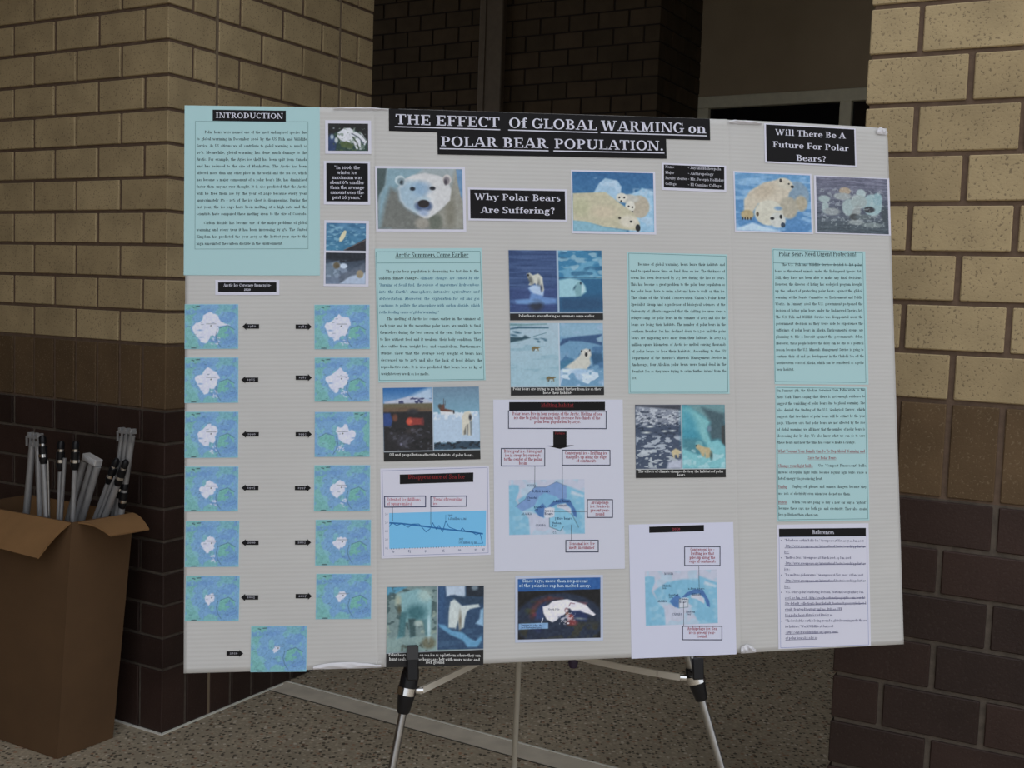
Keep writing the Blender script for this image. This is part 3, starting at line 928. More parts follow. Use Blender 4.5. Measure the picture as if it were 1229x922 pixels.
def pic_pairA():
    p = Pic(50, 50, 1145, 875, 170, 128, 12)
    p.fill((160, 190, 205))
    L = p.reg(50, 50, 608, 778, .5); R = p.reg(628, 50, 1145, 778, .5)
    p.mixin(L, (48, 78, 134)); n = (vnoise(170, 128, 5, 50, p.rs) - .5) * 34; p.I += (n * L)[..., None]
    p.poly([(60, 500), (608, 500), (608, 778), (60, 778)], (44, 66, 132), 14, .6)
    p.poly([(120, 640), (280, 625), (300, 560), (270, 500), (310, 465), (400, 460), (450, 520), (440, 600), (600, 620), (600, 680), (440, 690), (130, 680)], (92, 138, 206), 5)
    p.poly([(275, 500), (320, 462), (400, 470), (450, 540), (440, 585), (330, 560)], (168, 196, 232), 4)
    p.ell(360, 700, 80, 60, (34, 44, 66), 10); p.ell(260, 655, 140, 22, (100, 150, 214), 8)
    p.poly([(255, 330), (290, 318), (330, 345), (390, 325), (440, 370), (445, 440), (455, 520), (435, 545), (415, 470), (385, 440), (370, 465), (350, 440), (300, 465), (275, 458), (300, 420), (265, 370)], (196, 198, 186), 2)
    p.ell(300, 400, 22, 50, (96, 100, 96), 6, -20); p.ell(272, 345, 14, 14, (30, 34, 44)); p.ell(425, 500, 12, 34, (60, 64, 78), 3); p.ell(395, 430, 14, 36, (120, 124, 120), 4)
    p.mixin(R, (40, 124, 176)); q = p.reg(628, 50, 1145, 380, 2)
    p.blobs(6, 10, .5, (96, 168, 206), q, .12, .8); p.blobs(10, 16, .6, (150, 188, 208), q, .12, .7); p.blobs(7, 12, .62, (20, 84, 130), q, .1, .6)
    p.mixin(p.reg(628, 385, 1145, 778, 2), (24, 96, 146)); p.mixin(p.reg(628, 600, 1145, 778, 16), (26, 76, 122))
    p.line([(628, 378), (1140, 378)], 8, (20, 64, 100)); p.line([(800, 384), (1140, 384)], 5, (110, 180, 210))
    p.poly([(628, 400), (760, 378), (880, 400), (940, 470), (955, 540), (900, 580), (820, 600), (628, 605)], (140, 196, 214), 4)
    p.ell(890, 500, 40, 60, (196, 220, 228), 4, 0, .6)
    p.poly([(830, 590), (810, 510), (850, 430), (880, 420), (900, 460), (890, 590)], (110, 164, 178), 3); p.ell(888, 440, 12, 16, (30, 54, 76)); p.ell(815, 490, 10, 26, (44, 90, 116), 2, 30)
    p.noise(60, 46, 5, L + R)
    p.mixin(p.reg(608, 50, 628, 778, .4), (150, 176, 204)); p.mixin(p.reg(50, 778, 1145, 792, .4), (150, 168, 190)); p.mixin(p.reg(50, 792, 1145, 875, .4), (18, 16, 17))
    return p


def pic_pairB():
    p = Pic(68, 28, 1162, 868, 170, 130, 13)
    p.fill((150, 188, 206), (146, 186, 206))
    L = p.reg(68, 28, 632, 762, .5); R = p.reg(645, 28, 1162, 762, .5)
    p.mixin(p.reg(68, 28, 632, 762, .5) * np.clip((560 - p.Y) / 500, 0, 1) * .3, (180, 186, 206))
    p.poly([(68, 90), (170, 70), (520, 75), (520, 90), (170, 92), (68, 104)], (44, 92, 120), 2); p.poly([(68, 35), (240, 40), (500, 35), (500, 45), (200, 60), (68, 60)], (90, 138, 150), 3)
    p.poly([(68, 190), (210, 195), (240, 170), (305, 200), (200, 230), (68, 255)], (34, 74, 92), 3); p.line([(340, 185), (490, 142)], 6, (50, 104, 130))
    for x, y, a, b in ((375, 214, 24, 8), (400, 245, 18, 10), (455, 212, 30, 7), (480, 230, 16, 8), (150, 138, 40, 12), (110, 170, 40, 10)): p.ell(x, y, a, b, (48, 96, 124), 2, 10)
    p.blobs(5, 22, .55, (120, 168, 190), L * p.reg(68, 260, 632, 762, 2), .15, .55)
    bear_side(p, 360, 325, 44, (120, 104, 62), (60, 52, 34)); p.ell(370, 340, 12, 10, (190, 210, 216)); bear_side(p, 530, 675, 50, (112, 98, 60), (56, 50, 36)); p.ell(540, 688, 18, 9, (170, 190, 190))
    p.mixin(R, (96, 150, 192)); p.mixin(p.reg(645, 28, 1162, 190, 8) * R, (128, 174, 204)); p.blobs(7, 7, .6, (150, 180, 214), R, .12, .6)
    p.poly([(680, 215), (850, 185), (1150, 155), (1150, 290), (1050, 265), (900, 240), (760, 235), (660, 290), (645, 280)], (44, 84, 136), 3)
    p.poly([(1080, 210), (1150, 170), (1150, 250), (1100, 245)], (130, 170, 200), 3)
    p.blobs(12, 9, .56, (44, 96, 150), R * p.reg(645, 300, 1162, 560, 4), .1, .7)
    p.poly([(1010, 380), (1150, 380), (1150, 470), (1040, 520)], (34, 86, 130), 6); p.poly([(645, 480), (760, 440), (820, 460), (700, 560), (645, 600)], (50, 118, 160), 8)
    p.poly([(700, 545), (780, 490), (860, 430), (890, 390), (900, 345), (960, 330), (1010, 345), (1020, 400), (1000, 440), (1010, 500), (960, 570), (800, 575)], (196, 196, 186), 4)
    p.ell(960, 375, 44, 44, (206, 204, 196), 3); p.ell(903, 355, 9, 12, (50, 50, 50)); p.ell(1000, 345, 9, 12, (44, 44, 48)); p.ell(958, 395, 17, 24, (30, 28, 30)); p.ell(942, 365, 5, 5, (30, 30, 30)); p.ell(980, 365, 5, 5, (30, 30, 30))
    p.blobs(8, 7, .42, (164, 194, 226), R * p.reg(645, 570, 1162, 762, 3), .08, .9); p.blobs(12, 12, .6, (210, 226, 242), R * p.reg(645, 560, 1162, 762, 3), .1, .8); p.ell(880, 590, 90, 26, (150, 188, 224), 5)
    p.noise(60, 46, 6, L + R)
    p.mixin(p.reg(632, 28, 645, 762, .4), (186, 200, 216)); p.mixin(p.reg(68, 762, 1162, 772, .4), (160, 184, 200)); p.mixin(p.reg(60, 772, 1170, 870, .4), (16, 15, 16))
    return p


def pic_oil():
    p = Pic(42, 55, 1145, 885, 172, 130, 14)
    p.fill((120, 160, 190))
    L = p.reg(42, 55, 605, 775, .5); R = p.reg(612, 40, 1145, 765, .5)
    t = np.clip((p.Y - 55) / 160, 0, 1)[..., None]
    p.I = p.I * (1 - L[..., None]) + L[..., None] * (np.array((20, 96, 176.)) * (1 - t) + np.array((100, 150, 206.)) * t)
    p.poly([(360, 150), (560, 60), (605, 55), (605, 200), (300, 200)], (176, 200, 226), 12, .9)
    p.poly([(60, 215), (200, 190), (330, 155), (430, 165), (560, 195), (605, 215), (605, 245), (60, 240)], (176, 184, 208), 3)
    p.blobs(20, 20, .52, (54, 62, 110), p.reg(220, 165, 600, 240, 1), .08, .9)
    p.poly([(42, 235), (605, 235), (605, 340), (42, 340)], (100, 92, 66), 3); p.poly([(42, 285), (300, 280), (605, 300), (605, 345), (42, 345)], (104, 74, 56), 8, .7)
    p.mixin(p.reg(42, 330, 605, 775, 3) * L, (28, 26, 30)); p.poly([(42, 340), (120, 340), (150, 420), (130, 490), (42, 490)], (34, 66, 140), 4)
    p.ell(175, 395, 30, 42, (110, 60, 44), 4); p.ell(380, 330, 60, 30, (40, 40, 48), 6)
    p.ell(345, 440, 44, 46, (204, 56, 36), 3); p.poly([(345, 396), (490, 405), (500, 480), (345, 486)], (150, 46, 40), 4); p.ell(490, 442, 16, 36, (110, 40, 44), 3); p.ell(345, 440, 26, 28, (220, 84, 60), 4)
    p.ell(280, 660, 90, 80, (48, 46, 56), 6); p.ell(240, 695, 12, 14, (120, 120, 150), 2); p.ell(150, 600, 60, 60, (40, 38, 44), 8); p.ell(450, 630, 80, 60, (34, 32, 38), 8); p.ell(360, 540, 70, 34, (52, 44, 46), 8)
    p.blobs(26, 26, .66, (90, 92, 110), p.reg(42, 490, 605, 775, 2) * L, .08, .5); p.blobs(14, 14, .6, (10, 10, 12), p.reg(42, 480, 605, 775, 2) * L, .1, .6)
    t = np.clip((p.Y - 40) / 330, 0, 1)[..., None]
    p.I = p.I * (1 - R[..., None]) + R[..., None] * (np.array((96, 130, 160.)) * (1 - t) + np.array((112, 166, 194.)) * t)
    p.poly([(612, 365), (680, 360), (840, 370), (1000, 340), (1130, 335), (1145, 420), (1145, 690), (612, 690)], (170, 196, 224), 3)
    p.blobs(26, 18, .5, (212, 222, 236), p.reg(612, 340, 1145, 425, 2), .1, .8)
    p.poly([(670, 265), (740, 250), (745, 300), (850, 325), (855, 355), (700, 335)], (104, 60, 46), 2); p.line([(733, 190), (733, 260)], 7, (70, 64, 66)); p.line([(750, 210), (750, 260)], 5, (70, 64, 66)); p.ell(690, 275, 20, 26, (66, 58, 50), 3); p.poly([(690, 330), (860, 340), (840, 372), (700, 370)], (210, 214, 222), 2); p.ell(848, 340, 9, 20, (44, 48, 56))
    p.poly([(940, 400), (970, 345), (1030, 330), (1060, 380), (1052, 610), (1010, 612), (1000, 520), (985, 600), (945, 605)], (206, 202, 186), 2)
    p.ell(1036, 405, 16, 32, (40, 44, 56), 2); p.poly([(995, 490), (1015, 480), (1010, 605), (1000, 605)], (120, 120, 116), 2); p.poly([(960, 560), (985, 500), (985, 600), (960, 602)], (110, 108, 100), 2); p.poly([(1030, 450), (1055, 450), (1052, 608), (1036, 608)], (110, 126, 140), 3)
    p.poly([(612, 690), (850, 695), (900, 675), (1145, 680), (1145, 765), (612, 765)], (40, 66, 88), 4); p.blobs(30, 30, .52, (14, 26, 38), p.reg(612, 680, 1145, 765, 2), .08, .8)
    p.noise(60, 46, 6, L + R)
    p.mixin(p.reg(603, 40, 614, 770, .4), (178, 190, 206)); p.mixin(p.reg(42, 770, 1145, 782, .4), (170, 176, 184)); p.mixin(p.reg(40, 782, 1150, 890, .4), (18, 18, 16))
    return p


def pic_effect():
    p = Pic(38, 58, 1040, 862, 160, 128, 15)
    p.fill((60, 76, 104))
    L = p.reg(38, 58, 548, 762, .5); R = p.reg(558, 58, 1040, 762, .5)
    p.mixin(L * p.reg(38, 58, 548, 270, 8), (126, 136, 156)); p.blobs(34, 46, .5, (186, 194, 206), L * p.reg(38, 90, 548, 290, 6), .08, .85); p.blobs(26, 40, .62, (34, 48, 72), L * p.reg(38, 120, 548, 420, 6), .08, .8)
    p.blobs(20, 30, .46, (176, 188, 204), L * p.reg(38, 400, 548, 600, 6), .08, .85); p.blobs(18, 26, .56, (190, 200, 208), L * p.reg(38, 560, 548, 762, 6), .08, .8)
    p.poly([(38, 58), (545, 58), (545, 118), (300, 95), (38, 72)], (60, 64, 78), 3)
    for x, y, a in ((360, 350, 26), (450, 345, 30), (160, 365, 40), (200, 300, 36)): p.ell(x, y, a, 9, (206, 214, 216), 2)
    p.poly([(380, 762), (400, 690), (548, 660), (548, 762)], (176, 184, 206), 6)
    p.poly([(435, 570), (480, 540), (520, 560), (540, 585), (520, 600), (515, 645), (500, 640), (495, 610), (470, 612), (470, 648), (452, 640)], (196, 180, 136), 2)
    p.mixin(R, (60, 148, 168))
    p.poly([(558, 100), (640, 90), (760, 170), (870, 240), (860, 290), (830, 330), (870, 430), (850, 500), (800, 470), (740, 360), (558, 320)], (112, 186, 194), 10)
    p.poly([(558, 120), (640, 130), (720, 260), (740, 420), (700, 480), (558, 500)], (48, 148, 178), 22, .8)
    p.poly([(620, 58), (1040, 58), (1040, 240), (880, 250), (800, 180), (700, 120)], (100, 148, 156), 8); p.poly([(780, 90), (1040, 160), (1040, 470), (960, 440), (880, 450), (850, 330), (880, 250)], (62, 92, 104), 10)
    p.ell(862, 325, 22, 34, (96, 128, 152), 4); p.poly([(1000, 300), (1040, 280), (1040, 520), (1000, 480)], (56, 62, 64), 4)
    p.poly([(558, 430), (740, 440), (800, 480), (740, 620), (640, 600), (558, 540)], (58, 130, 148), 10)
    p.poly([(840, 420), (880, 470), (960, 450), (1040, 530), (1040, 762), (558, 762), (558, 540), (700, 600), (830, 640)], (112, 190, 202), 5); p.blobs(14, 14, .56, (164, 210, 220), R * p.reg(558, 540, 1040, 762, 6), .1, .7)
    p.ell(745, 500, 42, 44, (96, 168, 180), 3)
    p.poly([(705, 510), (740, 495), (800, 525), (860, 535), (885, 590), (860, 645), (815, 650), (810, 590), (800, 640), (775, 620), (740, 560), (710, 540)], (186, 168, 124), 2); p.ell(712, 512, 9, 10, (60, 50, 40)); p.ell(880, 620, 16, 40, (60, 90, 90), 4)
    p.noise(60, 50, 7, L + R)
    p.mixin(p.reg(548, 58, 558, 762, .4), (170, 186, 196)); p.mixin(p.reg(38, 762, 1040, 770, .4), (200, 206, 212)); p.mixin(p.reg(38, 769, 1044, 866, .4), (20, 18, 17))
    return p


def pic_twobear():
    p = Pic(50, 60, 1045, 880, 172, 140, 16)
    p.fill((110, 138, 140))
    L = p.reg(50, 60, 562, 730, .5); R = p.reg(572, 50, 1045, 712, .5)
    p.poly([(50, 60), (260, 60), (160, 120), (50, 160)], (72, 150, 190), 4); p.blobs(16, 18, .5, (56, 84, 88), L * p.reg(50, 60, 562, 520, 6), .1, .8); p.blobs(12, 14, .55, (150, 170, 156), L * p.reg(50, 200, 562, 700, 6), .1, .7)
    p.poly([(50, 590), (300, 570), (562, 560), (562, 730), (50, 730)], (130, 162, 160), 8, .8); p.ell(480, 640, 70, 60, (104, 106, 84), 8); p.blobs(20, 20, .6, (70, 80, 70), L * p.reg(200, 640, 562, 730, 4), .1, .7)
    p.poly([(150, 130), (250, 110), (360, 80), (450, 110), (510, 190), (505, 330), (500, 570), (455, 575), (440, 440), (410, 400), (330, 400), (340, 575), (290, 585), (270, 420), (235, 430), (215, 580), (150, 595), (190, 500), (200, 300), (160, 260), (135, 220)], (120, 172, 182), 4)
    p.ell(440, 150, 70, 60, (170, 196, 190), 14, 20, .7); p.ell(165, 205, 30, 60, (160, 170, 150), 8); p.ell(350, 330, 100, 80, (36, 96, 108), 18, 0, .85); p.poly([(190, 320), (255, 320), (235, 570), (165, 585)], (50, 106, 116), 5, .85); p.poly([(270, 390), (340, 390), (345, 570), (290, 582)], (44, 74, 78), 4, .9); p.poly([(410, 390), (455, 400), (470, 560), (445, 560)], (70, 120, 132), 4, .8); p.poly([(160, 240), (195, 240), (190, 360), (150, 330)], (60, 74, 70), 5, .6); p.ell(480, 480, 12, 90, (186, 216, 226), 5); p.ell(180, 290, 14, 30, (80, 80, 60), 5)
    p.ell(370, 440, 40, 30, (180, 200, 196), 6, 0, .7)
    p.mixin(R, (38, 72, 112)); p.blobs(6, 20, .55, (60, 100, 140), R, .15, .5); p.mixin(R * p.reg(572, 50, 650, 480, 10), (44, 84, 134)); p.poly([(860, 50), (1045, 50), (1045, 180), (860, 170)], (26, 38, 54), 4); p.ell(950, 80, 34, 26, (110, 130, 146), 5)
    p.poly([(650, 55), (850, 55), (850, 190), (800, 175), (740, 150), (660, 165)], (176, 196, 220), 4); p.poly([(700, 160), (1045, 180), (1045, 250), (820, 250)], (34, 62, 92), 6)
    p.poly([(680, 490), (685, 320), (700, 220), (740, 195), (780, 230), (820, 265), (990, 248), (1005, 280), (900, 300), (870, 330), (850, 400), (840, 490), (795, 510), (780, 420), (755, 500), (745, 490)], (190, 204, 206), 3)
    p.ell(800, 420, 14, 80, (120, 110, 92), 5); p.ell(740, 350, 40, 110, (200, 212, 212), 14, 0, .6)
    p.poly([(580, 450), (640, 460), (720, 520), (830, 540), (900, 600), (960, 630), (1020, 580), (1030, 620), (980, 690), (880, 690), (830, 620), (700, 560), (590, 480)], (88, 156, 204), 4); p.poly([(1010, 310), (1045, 290), (1045, 480), (960, 450), (1000, 400)], (130, 176, 214), 4)
    p.noise(60, 46, 8, L + R)
    p.mixin(p.reg(562, 50, 572, 725, .4), (178, 190, 206)); p.poly([(45, 735), (1050, 712), (1050, 722), (45, 745)], (160, 172, 186), .6); p.poly([(45, 741), (1052, 720), (1052, 900), (45, 900)], (18, 15, 16), .6)
    return p


def pic_cap79():
    p = Pic(50, 50, 1150, 885, 170, 128, 17)
    p.fill((176, 186, 212))
    I = p.reg(82, 85, 1118, 848, .5)
    p.mixin(I, (14, 14, 18))
    p.ell(600, 620, 560, 350, (30, 44, 70), 6); p.mixin(1 - I, (176, 186, 212))
    p.blobs(7, 6, .5, (50, 58, 32), I * p.reg(120, 300, 420, 640, 20), .12, .8); p.blobs(10, 7, .5, (60, 56, 34), I * p.reg(82, 640, 1118, 848, 16), .12, .7); p.blobs(5, 5, .6, (26, 40, 90), I * p.reg(82, 600, 1118, 848, 16), .12, .7)
    p.line([(470, 340), (340, 390), (280, 460), (262, 560)], 40, (120, 44, 40), 10, .8); p.line([(470, 335), (640, 345)], 16, (130, 50, 44), 6, .7); p.ell(320, 540, 34, 24, (150, 40, 60), 8)
    p.poly([(370, 420), (430, 380), (400, 520), (430, 610), (300, 600), (310, 500)], (34, 56, 110), 8)
    p.poly([(390, 440), (460, 420), (510, 375), (620, 358), (700, 350), (790, 380), (930, 420), (1000, 500), (1055, 550), (1030, 570), (960, 540), (880, 520), (770, 515), (730, 470), (700, 470), (690, 520), (640, 560), (590, 590), (560, 620), (510, 640), (440, 600), (400, 520)], (222, 220, 232), 2)
    p.poly([(740, 500), (860, 500), (960, 560), (940, 640), (800, 620), (740, 560)], (26, 44, 96), 6)
    p.line([(720, 440), (740, 400), (790, 410)], 10, (150, 110, 130)); p.ell(690, 490, 26, 30, (150, 110, 120), 2); p.ell(690, 495, 16, 18, (206, 200, 210)); p.ell(700, 540, 24, 22, (140, 80, 60), 3); p.ell(640, 580, 50, 24, (56, 70, 104), 3)
    p.ell(740, 580, 40, 40, (150, 60, 60), 4); p.blobs(30, 26, .55, (214, 210, 222), I * p.reg(600, 520, 800, 670, 2), .1, .7); p.ell(760, 650, 60, 36, (150, 46, 50), 8, 0, .8); p.ell(710, 655, 16, 10, (226, 222, 232))
    p.ell(860, 600, 60, 12, (120, 132, 136), 4, 5); p.poly([(830, 380), (960, 400), (930, 430)], (150, 80, 90), 4, .6)
    p.poly([(370, 650), (390, 580), (400, 585), (380, 655)], (214, 220, 236), 1)
    p.poly([(82, 85), (1118, 72), (1118, 228), (82, 245)], (28, 90, 170), .6); p.poly([(94, 648), (460, 645), (460, 716), (94, 722)], (120, 166, 216), .6)
    p.noise(44, 34, 9, I)
    p.mixin(1 - p.reg(82, 78, 1118, 848, .5), (176, 186, 212))
    return p


ICE0 = [(75, 190), (95, 165), (130, 155), (150, 125), (180, 100), (205, 120), (240, 130), (255, 160), (325, 190), (245, 190), (235, 240), (215, 262), (190, 260), (175, 290), (150, 300), (120, 275), (90, 230)]


def pic_map(k, scale, mirror=False, tail=False):
    p = Pic(28, 55, 368, 335, 96, 80, 40 + 0 * k)
    if mirror: p.X = 396 - p.X
    p.fill((108, 164, 214), (104, 160, 212))
    land = [(28, 55), (130, 55), (120, 100), (80, 130), (70, 170), (60, 200), (80, 250), (110, 290), (130, 335), (28, 335)]
    p.poly(land, (104, 176, 176), 2); p.poly([(240, 55), (330, 60), (368, 70), (368, 130), (320, 105), (270, 100), (250, 80)], (104, 172, 190), 2)
    p.poly([(248, 205), (300, 190), (340, 215), (345, 260), (300, 280), (255, 300), (235, 260)], (100, 178, 170), 2); p.poly([(180, 290), (240, 300), (230, 335), (140, 335), (150, 310)], (104, 174, 182), 2)
    p.blobs(7, 6, .6, (96, 148, 212), p.reg(28, 55, 368, 335), .06, .8); p.blobs(8, 7, .63, (112, 184, 192), p.reg(28, 55, 368, 335), .06, .7)
    # coast and bathymetry lines
    rs2 = np.random.RandomState(77)
    n = vnoise(p.w, p.h, 7, 6, rs2) * .6 + vnoise(p.w, p.h, 15, 12, rs2) * .4
    for lv in (.36, .48, .6):
        g = np.abs(n - lv); p.mixin(np.clip(1 - g / .012, 0, 1) * .28, (44, 84, 120))
    r0 = random.Random(5 + k)
    cx, cy = 185, 195
    pts = []
    for (x, y) in ICE0:
        if not tail and x > 300: x, y = 262, 182
        pts.append((cx + (x - cx) * scale + r0.uniform(-6, 6), cy + (y - cy) * scale + r0.uniform(-6, 6)))
    # ragged edge
    q = []
    for i in range(len(pts)):
        a = pts[i]; b = pts[(i + 1) % len(pts)]
        q.append(a); q.append(((a[0] + b[0]) / 2 + r0.uniform(-7, 7), (a[1] + b[1]) / 2 + r0.uniform(-7, 7)))
    p.poly(q, (206, 210, 234), 1.2)
    if scale > .5:
        for i in range(9):
            x = 190 + r0.uniform(0, 60) * scale; y = 262 + r0.uniform(0, 45); p.ell(x, y, 7, 3, (196, 204, 228), 1, r0.uniform(0, 90))
        p.ell(125, 218, 14, 4, (120, 160, 214), 1.5); p.ell(130, 262, 14, 3, (120, 160, 214), 1.5)
    p.line([(165, 178), (225, 178)], 5, (110, 116, 130), 1, .7); p.ell(194, 190, 4, 4, (60, 60, 60))
    p.line([(235, 210), (225, 250), (235, 290), (255, 320)], 2.5, (40, 84, 96), 1, .8); p.line([(250, 205), (300, 188), (345, 215)], 2.5, (40, 84, 96), 1, .8)
    for i in range(16):
        x, y = r0.uniform(40, 350), r0.uniform(65, 325); p.line([(x, y), (x + r0.uniform(6, 16), y)], 2.5, (48, 78, 110), 1, .6)
    p.line([(70, 70), (85, 74)], 4, (20, 34, 50)); p.line([(100, 68), (120, 66)], 4, (20, 34, 50)); p.line([(70, 330), (100, 330)], 4, (20, 24, 30))
    p.noise(40, 34, 8)
    p.mixin(1 - p.reg(30, 57, 366, 333, .5) if not mirror else 0 * p.X, (120, 186, 206))
    return p


def pic_region(full=True):
    """pale blue map of the polar regions; shaded ice zones"""
    p = Pic(118, 48, 820, 550, 130, 94, 30)
    sea = (112, 180, 216); land = (184, 190, 214)
    p.fill(land, land)
    p.poly([(118, 100), (150, 90), (210, 100), (215, 150), (180, 230), (240, 330), (300, 400), (310, 550), (118, 550)], sea, 3)
    p.poly([(640, 100), (740, 140), (820, 170), (820, 550), (640, 550), (600, 480), (560, 400), (640, 330)], sea, 4)
    p.poly([(200, 230), (330, 150), (480, 130), (640, 130), (740, 250), (740, 420), (600, 400), (500, 330), (440, 400), (330, 340), (240, 330)], sea, 4)
    p.blobs(9, 7, .55, (150, 196, 222), None, .12, .5); p.poly([(700, 150), (820, 200), (800, 215), (690, 180)], (206, 210, 226), 4, .7)
    if full:
        p.poly([(180, 290), (270, 225), (290, 180), (360, 115), (460, 115), (560, 70), (650, 110), (655, 220), (600, 240), (560, 210), (450, 170), (400, 200), (350, 290), (240, 335)], (110, 148, 208), 1.5)
        p.poly([(400, 200), (450, 172), (560, 205), (530, 250), (470, 300), (430, 270), (370, 300)], (104, 172, 216), 1.5)
        p.poly([(540, 330), (640, 330), (700, 370), (760, 490), (700, 450), (620, 480), (590, 520), (490, 480), (490, 400), (530, 390)], (120, 190, 224), 1.5)
        p.line([(180, 290), (270, 225), (290, 180), (360, 115), (460, 115), (560, 70), (650, 110)], 4, (70, 96, 140), 1, .8); p.line([(490, 400), (490, 480), (590, 520), (620, 480)], 4, (40, 70, 90)); p.line([(640, 330), (700, 370), (760, 490)], 4, (50, 76, 100))
    p.poly([(470, 300), (520, 255), (600, 225), (680, 235), (740, 340), (745, 400), (715, 385), (690, 310), (640, 265), (560, 275), (510, 300)], (62, 112, 182), 1.2)
    p.poly([(350, 330), (430, 265), (470, 310), (440, 395), (400, 385)], (66, 118, 188), 1.2)
    p.poly([(445, 310), (500, 300), (540, 310), (535, 385), (470, 400), (440, 385)], (196, 202, 218), 1.5); p.poly([(560, 280), (640, 270), (690, 320), (690, 365), (620, 320), (560, 305)], (190, 196, 216), 1.5)
    if not full: p.line([(445, 310), (535, 320), (530, 390), (445, 395), (445, 310)], 4, (50, 90, 110), 1, .8)
    p.noise(30, 22, 5)
    return p
# sheet table: centre (u, v), width, height in inches on the board, tilt in degrees
RT = {
    'intro_sheet': (-7.79,30.52,8.58,10.98,-0.1),
    'intro_head': (-7.99,35.39,4.65,0.73,0.7),
    'globe_sheet': (-1.67,34.06,2.96,2.21,0.1),
    'globe_img': (-1.67,34.05,2.57,1.80,0.2),
    'quote_sheet': (-1.76,31.06,2.98,2.85,-0.1),
    'quote_head': (-1.75,31.09,2.67,2.51,0.2),
    'pair_sheet': (-1.82,26.46,2.87,4.29,-0.7),
    'pair_img1': (-1.85,27.53,2.55,1.80,-0.2),
    'pair_img2': (-1.86,25.48,2.55,2.03,-0.2),
    'cap_sheet': (-8.10,24.25,4.03,0.96,-0.0),
    'cap_head': (-8.10,24.27,3.67,0.63,-0.0),
    'title1': (11.82,35.25,21.72,1.47,0.0),
    'title2': (11.85,33.86,15.47,1.51,0.4),
    'bear_sheet': (3.00,30.07,5.86,4.29,0.7),
    'bear_img': (2.97,30.08,5.56,3.99,0.8),
    'why_sheet': (9.39,29.82,6.61,2.18,0.2),
    'why_head': (9.40,29.82,6.34,1.92,0.2),
    'lying_sheet': (15.88,30.11,5.78,4.27,-0.0),
    'lying_img': (15.86,30.14,5.55,4.00,0.0),
    'name_sheet': (21.50,31.91,4.50,1.85,-1.0),
    'name_head': (21.49,31.94,4.24,1.56,-0.6),
    'will_sheet': (30.05,34.47,6.89,2.74,-0.2),
    'will_head': (30.06,34.48,6.65,2.56,-0.2),
    'two_sheet': (27.16,30.36,5.79,4.19,0.2),
    'two_img': (27.15,30.36,5.57,3.98,0.3),
    'group_sheet': (33.10,30.36,5.77,4.06,-0.0),
    'group_img': (33.10,30.37,5.45,3.91,-0.0),
    'need_sheet': (30.43,22.53,7.01,9.30,-0.3),
    'need_box': (30.37,22.57,6.73,9.04,-0.5),
    'step_sheet': (30.30,13.16,6.86,9.18,-0.8),
    'step_box': (30.29,13.16,6.62,8.94,-0.8),
    'ref_sheet': (30.14,4.23,6.80,8.28,-0.7),
    'ref_head': (30.16,7.81,6.42,0.56,-0.5),
    'arctic_sheet': (3.57,22.50,6.94,8.67,1.1),
    'arctic_box': (3.55,22.45,6.77,8.39,0.7),
    'pairA_sheet': (11.88,24.50,6.26,4.65,0.5),
    'pairB_sheet': (11.88,19.60,6.23,4.77,0.1),
    'because_sheet': (20.18,22.00,6.96,9.45,-0.4),
    'because_box': (20.18,22.00,6.76,9.26,-0.6),
    'oil_sheet': (3.59,15.42,6.22,4.72,0.6),
    'chart_sheet': (3.79,9.75,7.01,5.72,0.4),
    'chart_head': (3.89,11.92,4.74,0.63,0.5),
    'habitat_sheet': (11.90,11.37,8.65,11.12,-0.3),
    'effect_sheet': (20.16,14.11,6.18,4.85,-0.4),
    'white_sheet': (20.10,4.30,7.16,8.73,0.1),
    'twobear_sheet': (3.71,2.49,6.21,5.05,-1.0),
    'cap79_sheet': (11.78,3.34,5.81,4.25,-0.8),
    'mapL0': (-10.34,21.75,3.35,2.86,-0.0),
    'mapL1': (-10.33,18.33,3.34,2.89,-0.2),
    'mapL2': (-10.32,14.87,3.32,2.92,-0.5),
    'mapL3': (-10.31,11.45,3.31,2.82,-0.7),
    'mapL4': (-10.27,8.00,3.33,2.88,-0.9),
    'mapL5': (-10.25,4.60,3.33,2.81,-1.2),
    'mapR0': (-2.11,21.70,3.52,2.87,-0.0),
    'mapR1': (-2.12,18.31,3.49,2.83,-0.3),
    'mapR2': (-2.13,14.80,3.48,2.87,-0.5),
    'mapR3': (-2.15,11.37,3.53,2.92,-0.7),
    'mapR4': (-2.10,7.93,3.49,2.88,-0.9),
    'mapR5': (-2.08,4.54,3.48,2.85,-1.1),
    'mapB': (-6.14,1.36,3.47,2.85,-1.0),
    'arL0': (-7.89,21.75,1.05,0.45,-0.2),
    'arL1': (-7.95,18.34,1.07,0.45,-0.4),
    'arL2': (-7.91,14.87,1.06,0.44,-0.7),
    'arL3': (-7.93,11.48,1.06,0.44,-0.9),
    'arL4': (-7.92,8.03,1.06,0.44,-1.1),
    'arL5': (-7.95,4.61,1.07,0.44,-1.3),
    'arR0': (-4.55,21.72,1.02,0.45,-0.2),
    'arR1': (-4.55,18.45,1.02,0.45,-0.4),
    'arR2': (-4.56,14.83,1.02,0.45,-0.7),
    'arR3': (-4.62,11.42,1.01,0.44,-0.9),
    'arR4': (-4.62,7.98,1.01,0.44,-1.1),
    'arR5': (-4.58,4.61,1.02,0.44,-1.3),
    'arB': (-8.85,1.15,1.03,0.43,-1.6),
}

# ================================================================== the folding display board
INCH = .0254
KP = 1.42           # printed tones -> surface albedo


def rot3(y, t, r):
    return Matrix.Rotation(y, 3, 'Z') @ Matrix.Rotation(t, 3, 'X') @ Matrix.Rotation(r, 3, 'Y')


BO = Vector((-.200934, 1.781598, .803660))
BR = rot3(.147302, -.140229, -.026551)
AL, AR = -.065643, .068278
BM = Matrix.Translation(BO) @ BR.to_4x4()


